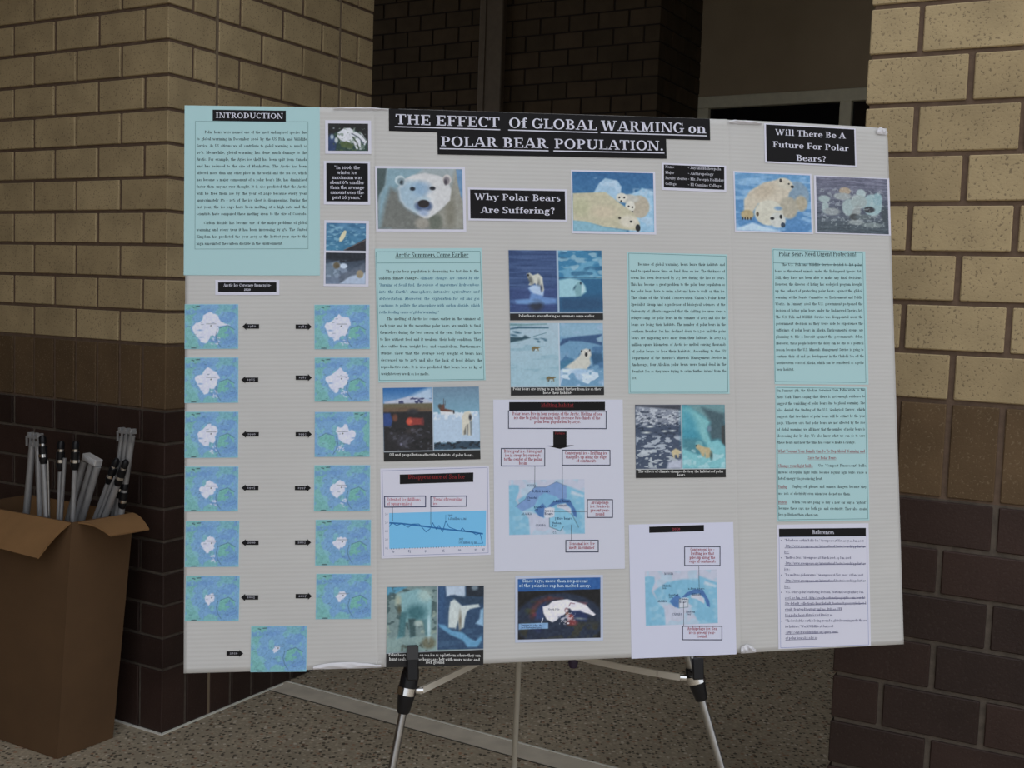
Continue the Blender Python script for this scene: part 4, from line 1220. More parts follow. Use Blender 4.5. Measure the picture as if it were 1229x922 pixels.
def BPa(u, v, lift):
    """board inches + lift (m, toward the reader) -> board-local metres (numpy friendly)"""
    u = np.asarray(u, float) * INCH; v = np.asarray(v, float) * INCH
    lift = np.asarray(lift, float) + 0 * u
    W = 24 * INCH
    l = u < 0; r = u > W
    a = np.where(l, AL, np.where(r, AR, 0.0)); o = np.where(r, W, 0.0)
    e = u - o
    x = o + e * np.cos(a) + lift * np.sin(a)
    y = e * np.sin(a) - lift * np.cos(a)
    return np.stack([x, y, v], -1)


def BP(u, v, lift=0.0):
    return Vector(BPa(u, v, lift).tolist())


def board_mat():
    m, t, b = new_mat('white_corrugated_board')
    N = t.nodes; K = t.links
    tc = N.new('ShaderNodeTexCoord'); sep = N.new('ShaderNodeSeparateXYZ'); K.new(tc.outputs['Object'], sep.inputs[0])
    nz = N.new('ShaderNodeTexNoise'); nz.inputs['Scale'].default_value = 3; K.new(tc.outputs['Object'], nz.inputs['Vector'])
    ad = N.new('ShaderNodeMath'); ad.operation = 'MULTIPLY_ADD'; ad.inputs[1].default_value = 2 * math.pi / .0068
    K.new(sep.outputs['Z'], ad.inputs[0])
    n2 = N.new('ShaderNodeMath'); n2.operation = 'MULTIPLY'; n2.inputs[1].default_value = 2.0; K.new(nz.outputs['Fac'], n2.inputs[0]); K.new(n2.outputs[0], ad.inputs[2])
    sn = N.new('ShaderNodeMath'); sn.operation = 'SINE'; K.new(ad.outputs[0], sn.inputs[0])
    bp = N.new('ShaderNodeBump'); bp.inputs['Strength'].default_value = .3; bp.inputs['Distance'].default_value = .00025
    K.new(sn.outputs[0], bp.inputs['Height']); K.new(bp.outputs[0], b.inputs['Normal'])
    n3 = N.new('ShaderNodeTexNoise'); n3.inputs['Scale'].default_value = 7; n3.inputs['Detail'].default_value = 5; K.new(tc.outputs['Object'], n3.inputs['Vector'])
    r = N.new('ShaderNodeMapRange'); r.inputs['From Min'].default_value = .3; r.inputs['From Max'].default_value = .7; r.inputs['To Min'].default_value = .97; r.inputs['To Max'].default_value = 1.02
    K.new(n3.outputs['Fac'], r.inputs['Value'])
    s = N.new('ShaderNodeVectorMath'); s.operation = 'SCALE'; s.inputs[0].default_value = L3(170, 169, 168, KP); K.new(r.outputs[0], s.inputs['Scale'])
    K.new(s.outputs[0], b.inputs['Base Color'])
    b.inputs['Roughness'].default_value = .55; b.inputs['Specular IOR Level'].default_value = .35
    return m


M_board = board_mat()
M_pink = plain('torn_white_liner', L3(184, 183, 188, KP), .7)


def make_board():
    us = np.concatenate([np.linspace(-12, -.12, 46), [-.06, 0, .06], np.linspace(.12, 23.88, 90), [23.94, 24, 24.06], np.linspace(24.12, 36, 46)])
    vs = np.linspace(0, 36, 109)
    U, V = np.meshgrid(us, vs)
    rs = np.random.RandomState(4)
    h, w = U.shape
    d = -(vnoise(w, h, 12, 9, rs) * .0005)
    for f in (0, 24): d -= .0009 * np.exp(-((U - f) / .07) ** 2)
    # crushed spots at the fold ends and a corner
    cr = vnoise(w, h, 80, 60, rs) - .5
    for cu, cv, su, sv, a in ((-1.8, 0, 2.6, .35, .006), (.2, .1, .5, .6, .006), (24.1, .1, .6, .5, .007), (35.6, 35.8, .9, .5, .006), (24.6, 35.9, 1.6, .35, .004), (-2.2, 36, 3, .2, .004)):
        d += a * (cr - .35) * np.exp(-((U - cu) / su) ** 2 - ((V - cv) / sv) ** 2)
    F = BPa(U, V, d).reshape(-1, 3)
    Bk = BPa(U, V, np.full(U.shape, -.0045)).reshape(-1, 3)
    n = h * w
    idx = np.arange(n).reshape(h, w)
    a, b_, c, e = idx[:-1, :-1].ravel(), idx[:-1, 1:].ravel(), idx[1:, 1:].ravel(), idx[1:, :-1].ravel()
    faces = np.concatenate([np.stack([a, b_, c, e], 1), np.stack([a + n, e + n, c + n, b_ + n], 1)])
    per = list(idx[0, :]) + list(idx[1:, -1]) + list(idx[-1, -2::-1]) + list(idx[-2:0:-1, 0])
    side = [(per[(i + 1) % len(per)], per[i], per[i] + n, per[(i + 1) % len(per)] + n) for i in range(len(per))]
    me = bpy.data.meshes.new('display_board')
    me.from_pydata(np.concatenate([F, Bk]).tolist(), [], faces.tolist() + side)
    me.materials.append(M_board); me.update()
    me.polygons.foreach_set('use_smooth', [True] * len(faces) + [False] * len(side))
    o = bpy.data.objects.new('display_board', me)
    o.matrix_world = BM
    link(o)
    tag(o, 'large white three-panel cardboard display board covered with papers, standing on an easel', 'display board')
    return o


board = make_board()

_paper = {}


def paper(rgb, rough=.6):
    key = (rgb, rough)
    if key not in _paper:
        _paper[key] = plain('paper_%s' % '_'.join(str(int(c)) for c in rgb), L3(*rgb, KP), rough, spec=.3)
    return _paper[key]


_inks = {}


def ink(rgb, gloss=.55):
    if rgb not in _inks:
        _inks[rgb] = plain('ink_%d_%d_%d' % rgb, L3(*rgb, KP), gloss, spec=.15)
    return _inks[rgb]


WHITE = (188, 188, 202)
BLUE = (152, 184, 188)
BLACK = (17, 16, 18)


def homog(src, dst):
    A = []; b = []
    for (x, y), (X, Y) in zip(src, dst):
        A.append([x, y, 1, 0, 0, 0, -X * x, -X * y]); b.append(X)
        A.append([0, 0, 0, x, y, 1, -Y * x, -Y * y]); b.append(Y)
    h = np.linalg.solve(np.array(A), np.array(b))
    return np.append(h, 1).reshape(3, 3)


class Sheet:
    """a sheet stuck on the board. Local axes: inches, x right, y up from its centre."""
    def __init__(self, name, key, mat, label=None, lay=None, parent=None, base=.0001, th=.0003, shape=None, rect=None):
        self.cx, self.cy, self.w, self.h, a = rect or RT[key]
        self.a = math.radians(a)
        self.top = base + th
        sh = shape or [(-self.w / 2, -self.h / 2), (self.w / 2, -self.h / 2), (self.w / 2, self.h / 2), (-self.w / 2, self.h / 2)]
        n = len(sh)
        v = [self.at(x, y, base) for x, y in sh] + [self.at(x, y, self.top) for x, y in sh]
        f = [tuple(range(n - 1, -1, -1)), tuple(range(n, 2 * n))] + [(i, (i + 1) % n, (i + 1) % n + n, i + n) for i in range(n)]
        self.o = mesh_obj(name, v, f, mat, parent or board)
        if label: self.o['label'] = label
        self.H = None
        if lay:
            w, h = self.w / 2, self.h / 2
            self.H = homog(lay, [(-w, h), (w, h), (w, -h), (-w, -h)])
            # layout units per inch
            self.ul = ((lay[3][1] - lay[0][1]) + (lay[2][1] - lay[1][1])) / 2 / self.h

    def at(self, x, y, lift):
        c, s = math.cos(self.a), math.sin(self.a)
        return BP(self.cx + x * c - y * s, self.cy + x * s + y * c, lift)

    def L(self, x, y):
        q = self.H @ np.array([x, y, 1.0])
        return float(q[0] / q[2]), float(q[1] / q[2])

    def print(self, name, I, mat, lift, label=None):
        if not I.P: return
        V = []; F = []
        for P in I.P:
            n = len(V)
            ar = sum(P[i][0] * P[(i + 1) % len(P)][1] - P[(i + 1) % len(P)][0] * P[i][1] for i in range(len(P)))
            if ar < 0: P = P[::-1]
            V += P; F.append(tuple(range(n, n + len(P))))
        V = np.array(V); c, s = math.cos(self.a), math.sin(self.a)
        W = BPa(self.cx + V[:, 0] * c - V[:, 1] * s, self.cy + V[:, 0] * s + V[:, 1] * c, self.top + lift)
        me = bpy.data.meshes.new(name)
        me.from_pydata(W.tolist(), [], F)
        me.materials.append(mat); me.update()
        o = link(bpy.data.objects.new(name, me), self.o)
        if label: o['label'] = label
        if len(F) > 1: o['kind'] = 'stuff'
        return o

    def picture(self, name, pic, x0, y0, x1, y1, lift=.0001, label=None):
        """x0..x1, y1 (bottom)..y0 (top) in local inches"""
        gx = np.linspace(x0, x1, pic.w); gy = np.linspace(y0, y1, pic.h)
        X, Y = np.meshgrid(gx, gy); c, s = math.cos(self.a), math.sin(self.a)
        W = BPa(self.cx + X * c - Y * s, self.cy + X * s + Y * c, self.top + lift).reshape(-1, 3)
        h, w = pic.h, pic.w
        idx = np.arange(h * w).reshape(h, w)
        F = np.stack([idx[1:, :-1].ravel(), idx[1:, 1:].ravel(), idx[:-1, 1:].ravel(), idx[:-1, :-1].ravel()], 1)
        me = bpy.data.meshes.new(name)
        me.vertices.add(h * w); me.vertices.foreach_set('co', W.astype(np.float32).ravel())
        me.loops.add(F.size); me.loops.foreach_set('vertex_index', F.astype(np.int32).ravel())
        me.polygons.add(len(F)); me.polygons.foreach_set('loop_start', np.arange(0, F.size, 4, dtype=np.int32))
        me.polygons.foreach_set('loop_total', np.full(len(F), 4, dtype=np.int32))
        me.update(calc_edges=True)
        at = me.color_attributes.new('print', 'FLOAT_COLOR', 'POINT')
        col = np.ones((h * w, 4), np.float32); P_ = np.clip(pic.I.reshape(-1, 3), 0, 255) * .94; g_ = P_ @ np.array([.3, .6, .1]); P_ = g_[:, None] + (P_ - g_[:, None]) * .8
        col[:, :3] = np.clip(s2l(P_) * KP, 0, .95)
        at.data.foreach_set('color', col.ravel())
        me.materials.append(M_print); me.update()
        o = link(bpy.data.objects.new(name, me), self.o)
        if label: o['label'] = label
        return o


M_print, _t, _b = new_mat('colour_print')
_a = _t.nodes.new('ShaderNodeAttribute'); _a.attribute_name = 'print'
_t.links.new(_a.outputs['Color'], _b.inputs['Base Color'])
_b.inputs['Roughness'].default_value = .42; _b.inputs['Specular IOR Level'].default_value = .35


def para(S, lines, x0, x1, y0, pitch, em, last_free=True, indent=0, seg=4, name='lettering', col=(12, 20, 24), slope=0.0, ital=0, lift=.00015, x1b=None, x0b=None, I=None, done=True, minsp=.52):
    """justified paragraph in layout units; slope = drop of the baseline from left to right"""
    I = I or Ink()
    n = len(lines)
    for i, s in enumerate(lines):
        t = i / max(1, n - 1)
        xa = x0 + ((x0b - x0) * t if x0b is not None else 0) + (indent if i == 0 else 0)
        xb = x1 + ((x1b - x1) * t if x1b is not None else 0)
        y = y0 + pitch * i
        a = S.L(xa, y); b = S.L(xb, y)
        sub = Ink()
        if i == n - 1 and last_free:
            sub.text(s, 0, 0, em / S.ul, width=min(b[0] - a[0], nat_width(s) * em / S.ul * .80), seg=seg, ital=ital)
        else:
            sub.text(s, 0, 0, em / S.ul, width=b[0] - a[0], justify=True, seg=seg, ital=ital, minsp=minsp)
        for P in sub.P:
            I.P.append([(a[0] + x, a[1] + y_ + (b[1] - a[1]) * x / (b[0] - a[0] + 1e-9)) for x, y_ in P])
    if done:
        S.print(name, I, ink(col), lift)
    return I


def ctext(S, s, x, y, em, width=None, seg=5, I=None, under=None, sx=1.0, align='c', sk=None, minsp=.27):
    """centred line at layout point x,y (baseline); width in layout units"""
    I = I if I is not None else Ink()
    a = S.L(x, y)
    a2 = S.L(x + 10, y)
    sl = (a2[1] - a[1]) / (a2[0] - a[0]) if sk is None else sk
    k = 1 / S.ul
    wscale = (a2[0] - a[0]) / 10
    sub = Ink()
    sub.text(s, 0, 0, em * k, width=None if width is None else width * wscale, seg=seg, align=align, under=None if under is None else under * k, sx=sx, minsp=minsp)
    for P in sub.P: I.P.append([(a[0] + px, a[1] + py + px * sl) for px, py in P])
    return I


def quad(S, I, x0, y0, x1, y1, dy=0.0):
    """filled layout rectangle; dy shifts the right side down"""
    I.poly([S.L(x0, y1), S.L(x1, y1 + dy), S.L(x1, y0 + dy), S.L(x0, y0)])


def frame(S, I, x0, y0, x1, y1, w, dy=0.0):
    a = [S.L(x0, y1), S.L(x1, y1 + dy), S.L(x1, y0 + dy), S.L(x0, y0)]
    for i in range(4):
        p, q = a[i], a[(i + 1) % 4]
        l = math.hypot(q[0] - p[0], q[1] - p[1]); e = w / S.ul / 2
        ux, uy = (q[0] - p[0]) / l * e, (q[1] - p[1]) / l * e
        I.line((p[0] - ux, p[1] - uy), (q[0] + ux, q[1] + uy), w / S.ul)


def lline(S, I, pts, w):
    for a, b in zip(pts[:-1], pts[1:]): I.line(S.L(*a), S.L(*b), w / S.ul)


def hw(S): return S.w / 2, S.h / 2


def headed(S, key, lines, em, col=WHITE, w=None, under=None, pitch=None, y0=None, seg=8, lay=None, name='heading_panel', widths=None):
    """black printed panel with pale heading lines, centred on RT[key]"""
    cx, cy, ww, hh, a = RT[key]
    I = Ink(); dx, dy = cx - S.cx, cy - S.cy
    I.rect(dx - ww / 2, dy - hh / 2, dx + ww / 2, dy + hh / 2)
    S.print(name, I, ink(BLACK), .0001)
    T = Ink(); n = len(lines)
    pitch = pitch or hh / n
    y = y0 if y0 is not None else dy + hh / 2 - (hh - pitch * (n - 1) - .7 * em) / 2 - .7 * em
    for i, s in enumerate(lines):
        T.text(s, dx, y - i * pitch, em, width=(widths[i] if widths else None), seg=seg, align='c', under=under)
    S.print('lettering', T, ink(col), .0002)


# ---- introduction
S = Sheet('introduction_sheet', 'intro_sheet', paper(BLUE), 'large pale blue introduction sheet in the top left corner', [(221.5, 127), (384, 128.5), (384, 331), (221, 330)])
I = Ink(); frame(S, I, 234.3, 146.2, 369.8, 298.9, .45); S.print('border_line', I, ink((80, 112, 118)), .0001)
I = para(S, ["Polar bears were named one of the most endangered species due", "to global warming in December 2006 by the US Fish and Wildlife",
  "Service. As US citizens we all contribute to global warming as much as", "20%. Meanwhile, global warming has done much damage to the",
  "Arctic. For example, the Ayles ice shelf has been split from Canada", "and has reduced to the size of Manhattan. The Arctic has been",
  "affected more than any other place in the world and the sea ice, which", "has become a major component of a polar bear's life, has diminished",
  "faster than anyone ever thought. It is also predicted that the Arctic", "will be free from ice by the year of 2040 because every year",
  "approximately 8% - 10% of the ice sheet is disappearing. During the", "last year, the ice caps have been melting at a high rate and the",
  "scientists have compared these melting areas to the size of Colorado."], 236, 368.3, 160.6, 8.16, 4.7, False, indent=9.5, done=False)
para(S, ["Carbon dioxide has become one of the major problems of global", "warming and every year it has been increasing by 4%. The United",
  "Kingdom has predicted the year 2007 as the hottest year due to the", "high amount of the carbon dioxide in the environment."], 236, 368.8, 269.3, 8.2, 4.7, True, indent=8.7, I=I)
headed(S, 'intro_head', ['INTRODUCTION'], .50, widths=[4.3], y0=4.70)

# ---- small left column sheets
S = Sheet('globe_photo', 'globe_sheet', paper(WHITE), 'small white-edged picture of the globe with a white ice cap')
dx, dy = RT['globe_img'][0] - S.cx, RT['globe_img'][1] - S.cy; w, h = RT['globe_img'][2] / 2, RT['globe_img'][3] / 2
S.picture('printed_picture', pic_globe(), dx - w, dy + h, dx + w, dy - h)
S = Sheet('quotation_card', 'quote_sheet', paper(WHITE), 'small black card with a white quotation about winter ice')
headed(S, 'quote_head', ['"In 2006, the', 'winter ice', 'maximum was', 'about 6% smaller', 'than the average', 'amount over the', 'past 26 years."'], .31, widths=[1.65, 1.25, 1.95, 2.2, 2.2, 2.15, 1.9], pitch=.325, seg=8)
S = Sheet('bear_photo_pair', 'pair_sheet', paper(WHITE), 'white sheet with two small polar bear photos one above the other')
for kx, fn in (('pair_img1', pic_leap), ('pair_img2', pic_rest)):
    dx, dy = RT[kx][0] - S.cx, RT[kx][1] - S.cy; w, h = RT[kx][2] / 2, RT[kx][3] / 2
    S.picture('printed_picture', fn(), dx - w, dy + h, dx + w, dy - h)
S = Sheet('caption_card', 'cap_sheet', paper(WHITE), 'small black caption about Arctic ice coverage above the maps')
headed(S, 'cap_head', ['Arctic Ice Coverage from 1980-', '2020'], .26, widths=[3.0, .42], pitch=.27, seg=5, y0=.06)

# ---- ice extent maps and their arrows
scales = {'mapL0': (1, 0, 1), 'mapR0': (.90, 0, 0), 'mapL1': (.84, 0, 0), 'mapR1': (.80, 0, 0), 'mapL2': (.72, 0, 0), 'mapR2': (.66, 1, 0), 'mapL3': (.60, 0, 0), 'mapR3': (.56, 0, 0),
          'mapL4': (.52, 0, 0), 'mapR4': (.46, 0, 0), 'mapL5': (.38, 0, 0), 'mapR5': (.34, 0, 0), 'mapB': (.20, 0, 0)}
rowname = ['top', 'second', 'third', 'fourth', 'fifth', 'sixth']
for i, (k, (sc, mir, tail)) in enumerate(scales.items()):
    side = 'left' if 'L' in k else 'right'
    lb = 'blue Arctic map with the smallest white ice patch, alone at the bottom' if k == 'mapB' else '%s map of the %s column, white ice on blue sea' % (rowname[int(k[-1])], side)
    S = Sheet('ice_map', k, paper((150, 190, 200)), lb)
    S.picture('printed_picture', pic_map(i, sc, bool(mir), bool(tail)), -S.w / 2 + .01, S.h / 2 - .01, S.w / 2 - .01, -S.h / 2 + .01)
yrs = {'arL0': '1980', 'arL1': '1985', 'arL2': '1990', 'arL3': '1995', 'arL4': '2000', 'arL5': '2005', 'arR0': '1983', 'arR1': '1987', 'arR2': '1993', 'arR3': '1997', 'arR4': '2003', 'arR5': '2007', 'arB': '2020'}
for k, yv in yrs.items():
    w, h = RT[k][2] / 2, RT[k][3] / 2; f = -1 if 'L' in k else 1
    sh = [(-w, -h * .62), (w * .52, -h * .62), (w * .52, -h), (w, 0), (w * .52, h), (w * .52, h * .62), (-w, h * .62)]
    if f < 0: sh = [(-x, y) for x, y in sh][::-1]
    S = Sheet('paper_arrow', k, ink(BLACK), shape=sh)
    I = Ink(); I.text(yv, -.08 * f, -.05, .20, width=.50, align='c', seg=5); S.print('lettering', I, ink((150, 150, 160)), .0001)

# ---- title strips
S = Sheet('title_strip', 'title1', ink(BLACK), 'upper black title strip along the top edge')
I = Ink(); w = 21.72
x0 = -w / 2 + .37; y = -.28
def title_run(I, s, xa, xb, y, em):
    I.text(s, xa, y, em, width=xb - xa, seg=16); I.rect(xa - .03, y - .20, xb + .03, y - .13)
fx = lambda px, a, b, ww: -ww / 2 + (px - a) / (b - a) * ww
E1 = .95
ux = lambda v: RT['title1'][0] * 0 + v
def tx(px):   # strip fraction with the slight shortening towards the far end
    t = (px - 466.6) / (852.2 - 466.6); t = t * 1.0 / (1 - .095 * (1 - t)) if False else t + .024 * t * (1 - t) * -1 + .0
    return -w / 2 + t * w
title_run(I, 'THE EFFECT', tx(474), tx(598), y, E1)
title_run(I, 'Of GLOBAL', tx(608.7), tx(715), y, E1)
title_run(I, 'WARMING on', tx(719.6), tx(847.5), y, E1)
S.print('lettering', I, ink(WHITE), .0001)
S = Sheet('title_strip', 'title2', ink(BLACK), 'lower black title strip, the shorter one', base=.0004)
I = Ink(); w = 15.47
tx = lambda px: -w / 2 + (px - 525) / 274.6 * w
title_run(I, 'POLAR BEAR', tx(528), tx(655.5), -.21, .93)
title_run(I, 'POPULATION.', tx(662.5), tx(796.5), -.21, .93)
S.print('lettering', I, ink(WHITE), .0001)


def photo(name, sk, ik, pic, label):
    S = Sheet(name, sk, paper(WHITE), label)
    dx, dy = RT[ik][0] - S.cx, RT[ik][1] - S.cy; w, h = RT[ik][2] / 2, RT[ik][3] / 2
    S.picture('printed_picture', pic, dx - w, dy + h, dx + w, dy - h)
    return S


photo('bear_photo', 'bear_sheet', 'bear_img', pic_portrait(), 'photo of a polar bear face looking at the viewer')
photo('bear_photo', 'lying_sheet', 'lying_img', pic_lying(), 'photo of a lying polar bear with two cubs behind it')
photo('bear_photo', 'two_sheet', 'two_img', pic_two(), 'photo of two polar bears resting on each other')
photo('bear_photo', 'group_sheet', 'group_img', pic_group(), 'photo of a group of pale animals in grey water')
S = Sheet('question_card', 'why_sheet', paper(WHITE), 'black question card about bears suffering')
headed(S, 'why_head', ['Why Polar Bears', 'Are Suffering?'], .60, widths=[5.75, 5.0], pitch=.86, seg=12, y0=.28)
S = Sheet('question_card', 'will_sheet', paper(WHITE), 'black question card about the future of polar bears', base=.0003)
headed(S, 'will_head', ['Will There Be A', 'Future For Polar', 'Bears?'], .58, widths=[5.3, 5.75, 2.3], pitch=.86, seg=12, y0=.60)
S = Sheet('name_card', 'name_sheet', paper(WHITE), 'small black card with four lines of names', [(794.3, 195.6), (871.2, 198.9), (872, 231.2), (794.7, 228)])
I = Ink(); I.rect(-2.13, -.75, 2.11, .81); S.print('heading_panel', I, ink(BLACK), .0001)
I = Ink()
for i, (a, b) in enumerate((('Name', '- Jayani Maheepala'), ('Major', '- Anthropology'), ('Faculty Mentor', '- Mr. Joseph Holliday'), ('College', '- El Camino College'))):
    I.text(a, -2.03, .58 - i * .385, .26, seg=5, sx=.85, width=None if i != 2 else 1.5); I.text(b, -.45, .58 - i * .385, .26, seg=5, sx=.95)
S.print('lettering', I, ink((170, 170, 180)), .0002)

# ---- blue text sheets
S = Sheet('text_sheet', 'arctic_sheet', paper(BLUE), 'pale blue sheet about Arctic summers, left of the middle photos', [(451.2, 298.2), (579.3, 298.2), (581.7, 456), (453.2, 459.5)])
I = Ink(); q = [(452.6, 302), (577.3, 302), (579.7, 455), (454.4, 457)]
lline(S, I, q + [q[0]], .5); lline(S, I, [(452.8, 315.6), (577.6, 315.6)], .5); S.print('border_line', I, ink((70, 110, 118)), .0001)
I = ctext(S, 'Arctic Summers Come Earlier', 519.8, 308.8, 8.2, width=88, seg=8, under=.8); S.print('heading', I, ink((24, 44, 44)), .00015)
I = para(S, ["The polar bear population is decreasing too fast due to the"], 455, 575.5, 327.3, 8.2, 4.7, False, indent=9, done=False)
a = S.L(455, 335.5); sub = Ink(); sub.text('sudden climate changes.', a[0], a[1], 4.7 / S.ul, width=2.6); I.P += sub.P
I = para(S, ["The melting of Arctic ice comes earlier in the summer of", "each year and in the meantime polar bears are unable to feed", "themselves during the best season of the year. Polar bears have",
  "to live without food and it weakens their body condition. They", "also suffer from weight loss and cannibalism. Furthermore,", "studies show that the average body weight of bears has",
  "decreased up to 20% and also the lack of food delays the", "reproductive rate. It is also predicted that bears lose 10 kg of", "weight every week as ice melts."], 455.5, 576.5, 384.3, 8.27, 4.7, True, indent=9, x0b=456.5, x1b=578, I=I)
I = para(S, ["Climatic changes are caused by the"], 505, 575.5, 335.5, 8, 4.7, False, ital=.2, done=False)
para(S, ["\"burning of fossil fuel, the release of ungoverned hydrocarbons", "into the Earth's atmosphere, intensive agriculture and", "deforestation. Moreover, the exploration for oil and gas", "continues to pollute the atmosphere with carbon dioxide, which",
  "is the leading cause of global warming.\""], 455, 575.8, 343.6, 8.2, 4.6, True, ital=.2, I=I, col=(44, 92, 122), name='quoted_lettering')

S = Sheet('text_sheet', 'because_sheet', paper(BLUE), 'pale blue sheet right of the middle photos, without a heading', [(752.4, 303.4), (872.3, 305.3), (876, 473.2), (754.6, 472.3)])
I = Ink(); q = [(754.4, 304.4), (870.8, 307.5), (873.9, 471.3), (756.3, 470.8)]; lline(S, I, q + [q[0]], .5); S.print('border_line', I, ink((70, 110, 118)), .0001)
para(S, ["Because of global warming, bears leave their habitats and", "tend to spend more time on land than on ice. The thickness of", "ocean has been decreased by 2-3 feet during the last 10 years.", "This has become a great problem to the polar bear population as",
  "the polar bears have to swim a lot and have to walk on thin ice.", "The chair of the World Conservation Union's Polar Bear", "Specialist Group and a professor of biological sciences at the", "University of Alberta suggested that the shifting ice areas were a",
  "refugee camp for polar bears in the summer of 2007 and also the", "bears are losing their habitats. The number of polar bears in the", "southern Beaufort Sea has declined down to 1,500 and the polar", "bears are migrating west away from their habitats. In 2007 1.5",
  "million square kilometers of Arctic ice melted causing thousands", "of polar bears to lose their habitats. According to the US", "Department of the Interior's Minerals Management Service in", "Anchorage, four Alaskan polar bears were found dead in the",
  "Beaufort Sea as they were trying to swim further inland from the", "ice."], 756.3, 869.5, 319, 8.0, 4.6, True, indent=9, x0b=758.3, x1b=872)

S = Sheet('text_sheet', 'need_sheet', paper(BLUE), 'upper pale blue sheet of the right panel, with an underlined heading', [(926, 298.2), (1038, 301.7), (1042.5, 462), (929.8, 461)])
I = Ink(); q = [(927.6, 299.8), (1034.8, 303.3), (1039.2, 459.4), (930.5, 457.8)]; lline(S, I, q + [q[0]], .5); lline(S, I, [(928, 315.6), (1035.2, 318.6)], .5); S.print('border_line', I, ink((70, 110, 118)), .0001)
I = ctext(S, 'Polar Bears Need Urgent Protection!', 981, 307.4, 7.6, width=93, seg=8, under=.9); S.print('heading', I, ink((24, 44, 48)), .00015)
para(S, ["The U.S. Fish and Wildlife Service decided to list polar", "bears as threatened animals under the Endangered Species Act.", "Still, they have not been able to make any final decisions.", "However, the director of listing has ecological program brought",
  "up the subject of protecting polar bears against the global", "warming at the Senate Committee on Environment and Public", "Works. In January 2008 the U.S. government postponed the", "decision of listing polar bears under the Endangered Species Act.",
  "The U.S. Fish and Wildlife Service was disappointed about the", "government decision as they were able to experience the", "sufferings of polar bears in Alaska. Environmental groups are", "planning to file a lawsuit against the government's delay.",
  "Moreover, these people believe the delay can be due to a political", "reason because the U.S. Minerals Management Service is going to", "continue their oil and gas development in the Chukchi Sea off the", "northwestern coast of Alaska, which can be considered as a polar", "bear habitat."],
  929.5, 1033.8, 319.2, 7.85, 4.55, True, indent=8, x0b=932, x1b=1037)

S = Sheet('text_sheet', 'step_sheet', paper(BLUE), 'lower pale blue sheet of the right panel, partly red lettering', [(929.8, 462.4), (1040, 465.3), (1043.8, 624.2), (932.6, 626.8)])
I = Ink(); q = [(931.6, 464.6), (1037.5, 467.2), (1042, 622.2), (934.3, 624.6)]; lline(S, I, q + [q[0]], .5); S.print('border_line', I, ink((70, 110, 118)), .0001)
I = para(S, ["On January 5th, the Alaskan Governor Sara Palin wrote to the", "New York Times saying that there is not enough evidence to", "suggest the vanishing of polar bears due to global warming. She", "also denied the finding of the U.S. Geological Survey, which",
  "suggests that two-thirds of polar bears will be extinct by the year", "2050. Whoever says that polar bears are not affected by the rise", "of global warming, we all know that the number of polar bears is", "decreasing day by day. We also know what we can do to save", "these bears and now the time has come to make a change."],
  932, 1037.3, 470, 7.8, 4.55, True, x0b=933, x1b=1038, done=False)
for L_, xa, xb, y, fr in ((['Use "Compact Fluorescent" bulbs'], 982.5, 1039.5, 560.3, False), (["instead of regular light bulbs because regular light bulbs waste a", "lot of energy via producing heat."], 934, 1040, 568.4, True), (["Unplug cell phones and camera chargers because they"], 950.5, 1040, 585.6, False), (["use 10% of electricity even when you do not use them."], 934.3, 1021, 594.2, False),
  (["When you are going to buy a new car buy a \"hybrid\""], 951, 1040, 604.4, False), (["because these cars use both gas and electricity. They also create", "less pollution than other cars."], 934.6, 1040.5, 612, True)):
    para(S, L_, xa, xb, y, 7.6, 4.55, fr, I=I, done=False)
S.print('lettering', I, ink((12, 20, 24)), .00015)
I = ctext(S, 'What You and Your Family Can Do To Stop Global Warming and', 986.5, 543.2, 4.9, width=104, under=.7)
ctext(S, 'Save the Polar Bears', 987, 551, 4.9, width=34, under=.7, I=I); ctext(S, 'Change your light bulbs', 955, 560.8, 4.9, width=42, under=.7, I=I); ctext(S, 'Unplug', 939.5, 586, 4.9, width=11, under=.7, I=I); ctext(S, 'Hybrid', 939.7, 604.8, 4.9, width=11, under=.7, I=I)
S.print('red_lettering', I, ink((132, 60, 66)), .00015, 'dark red underlined lettering')

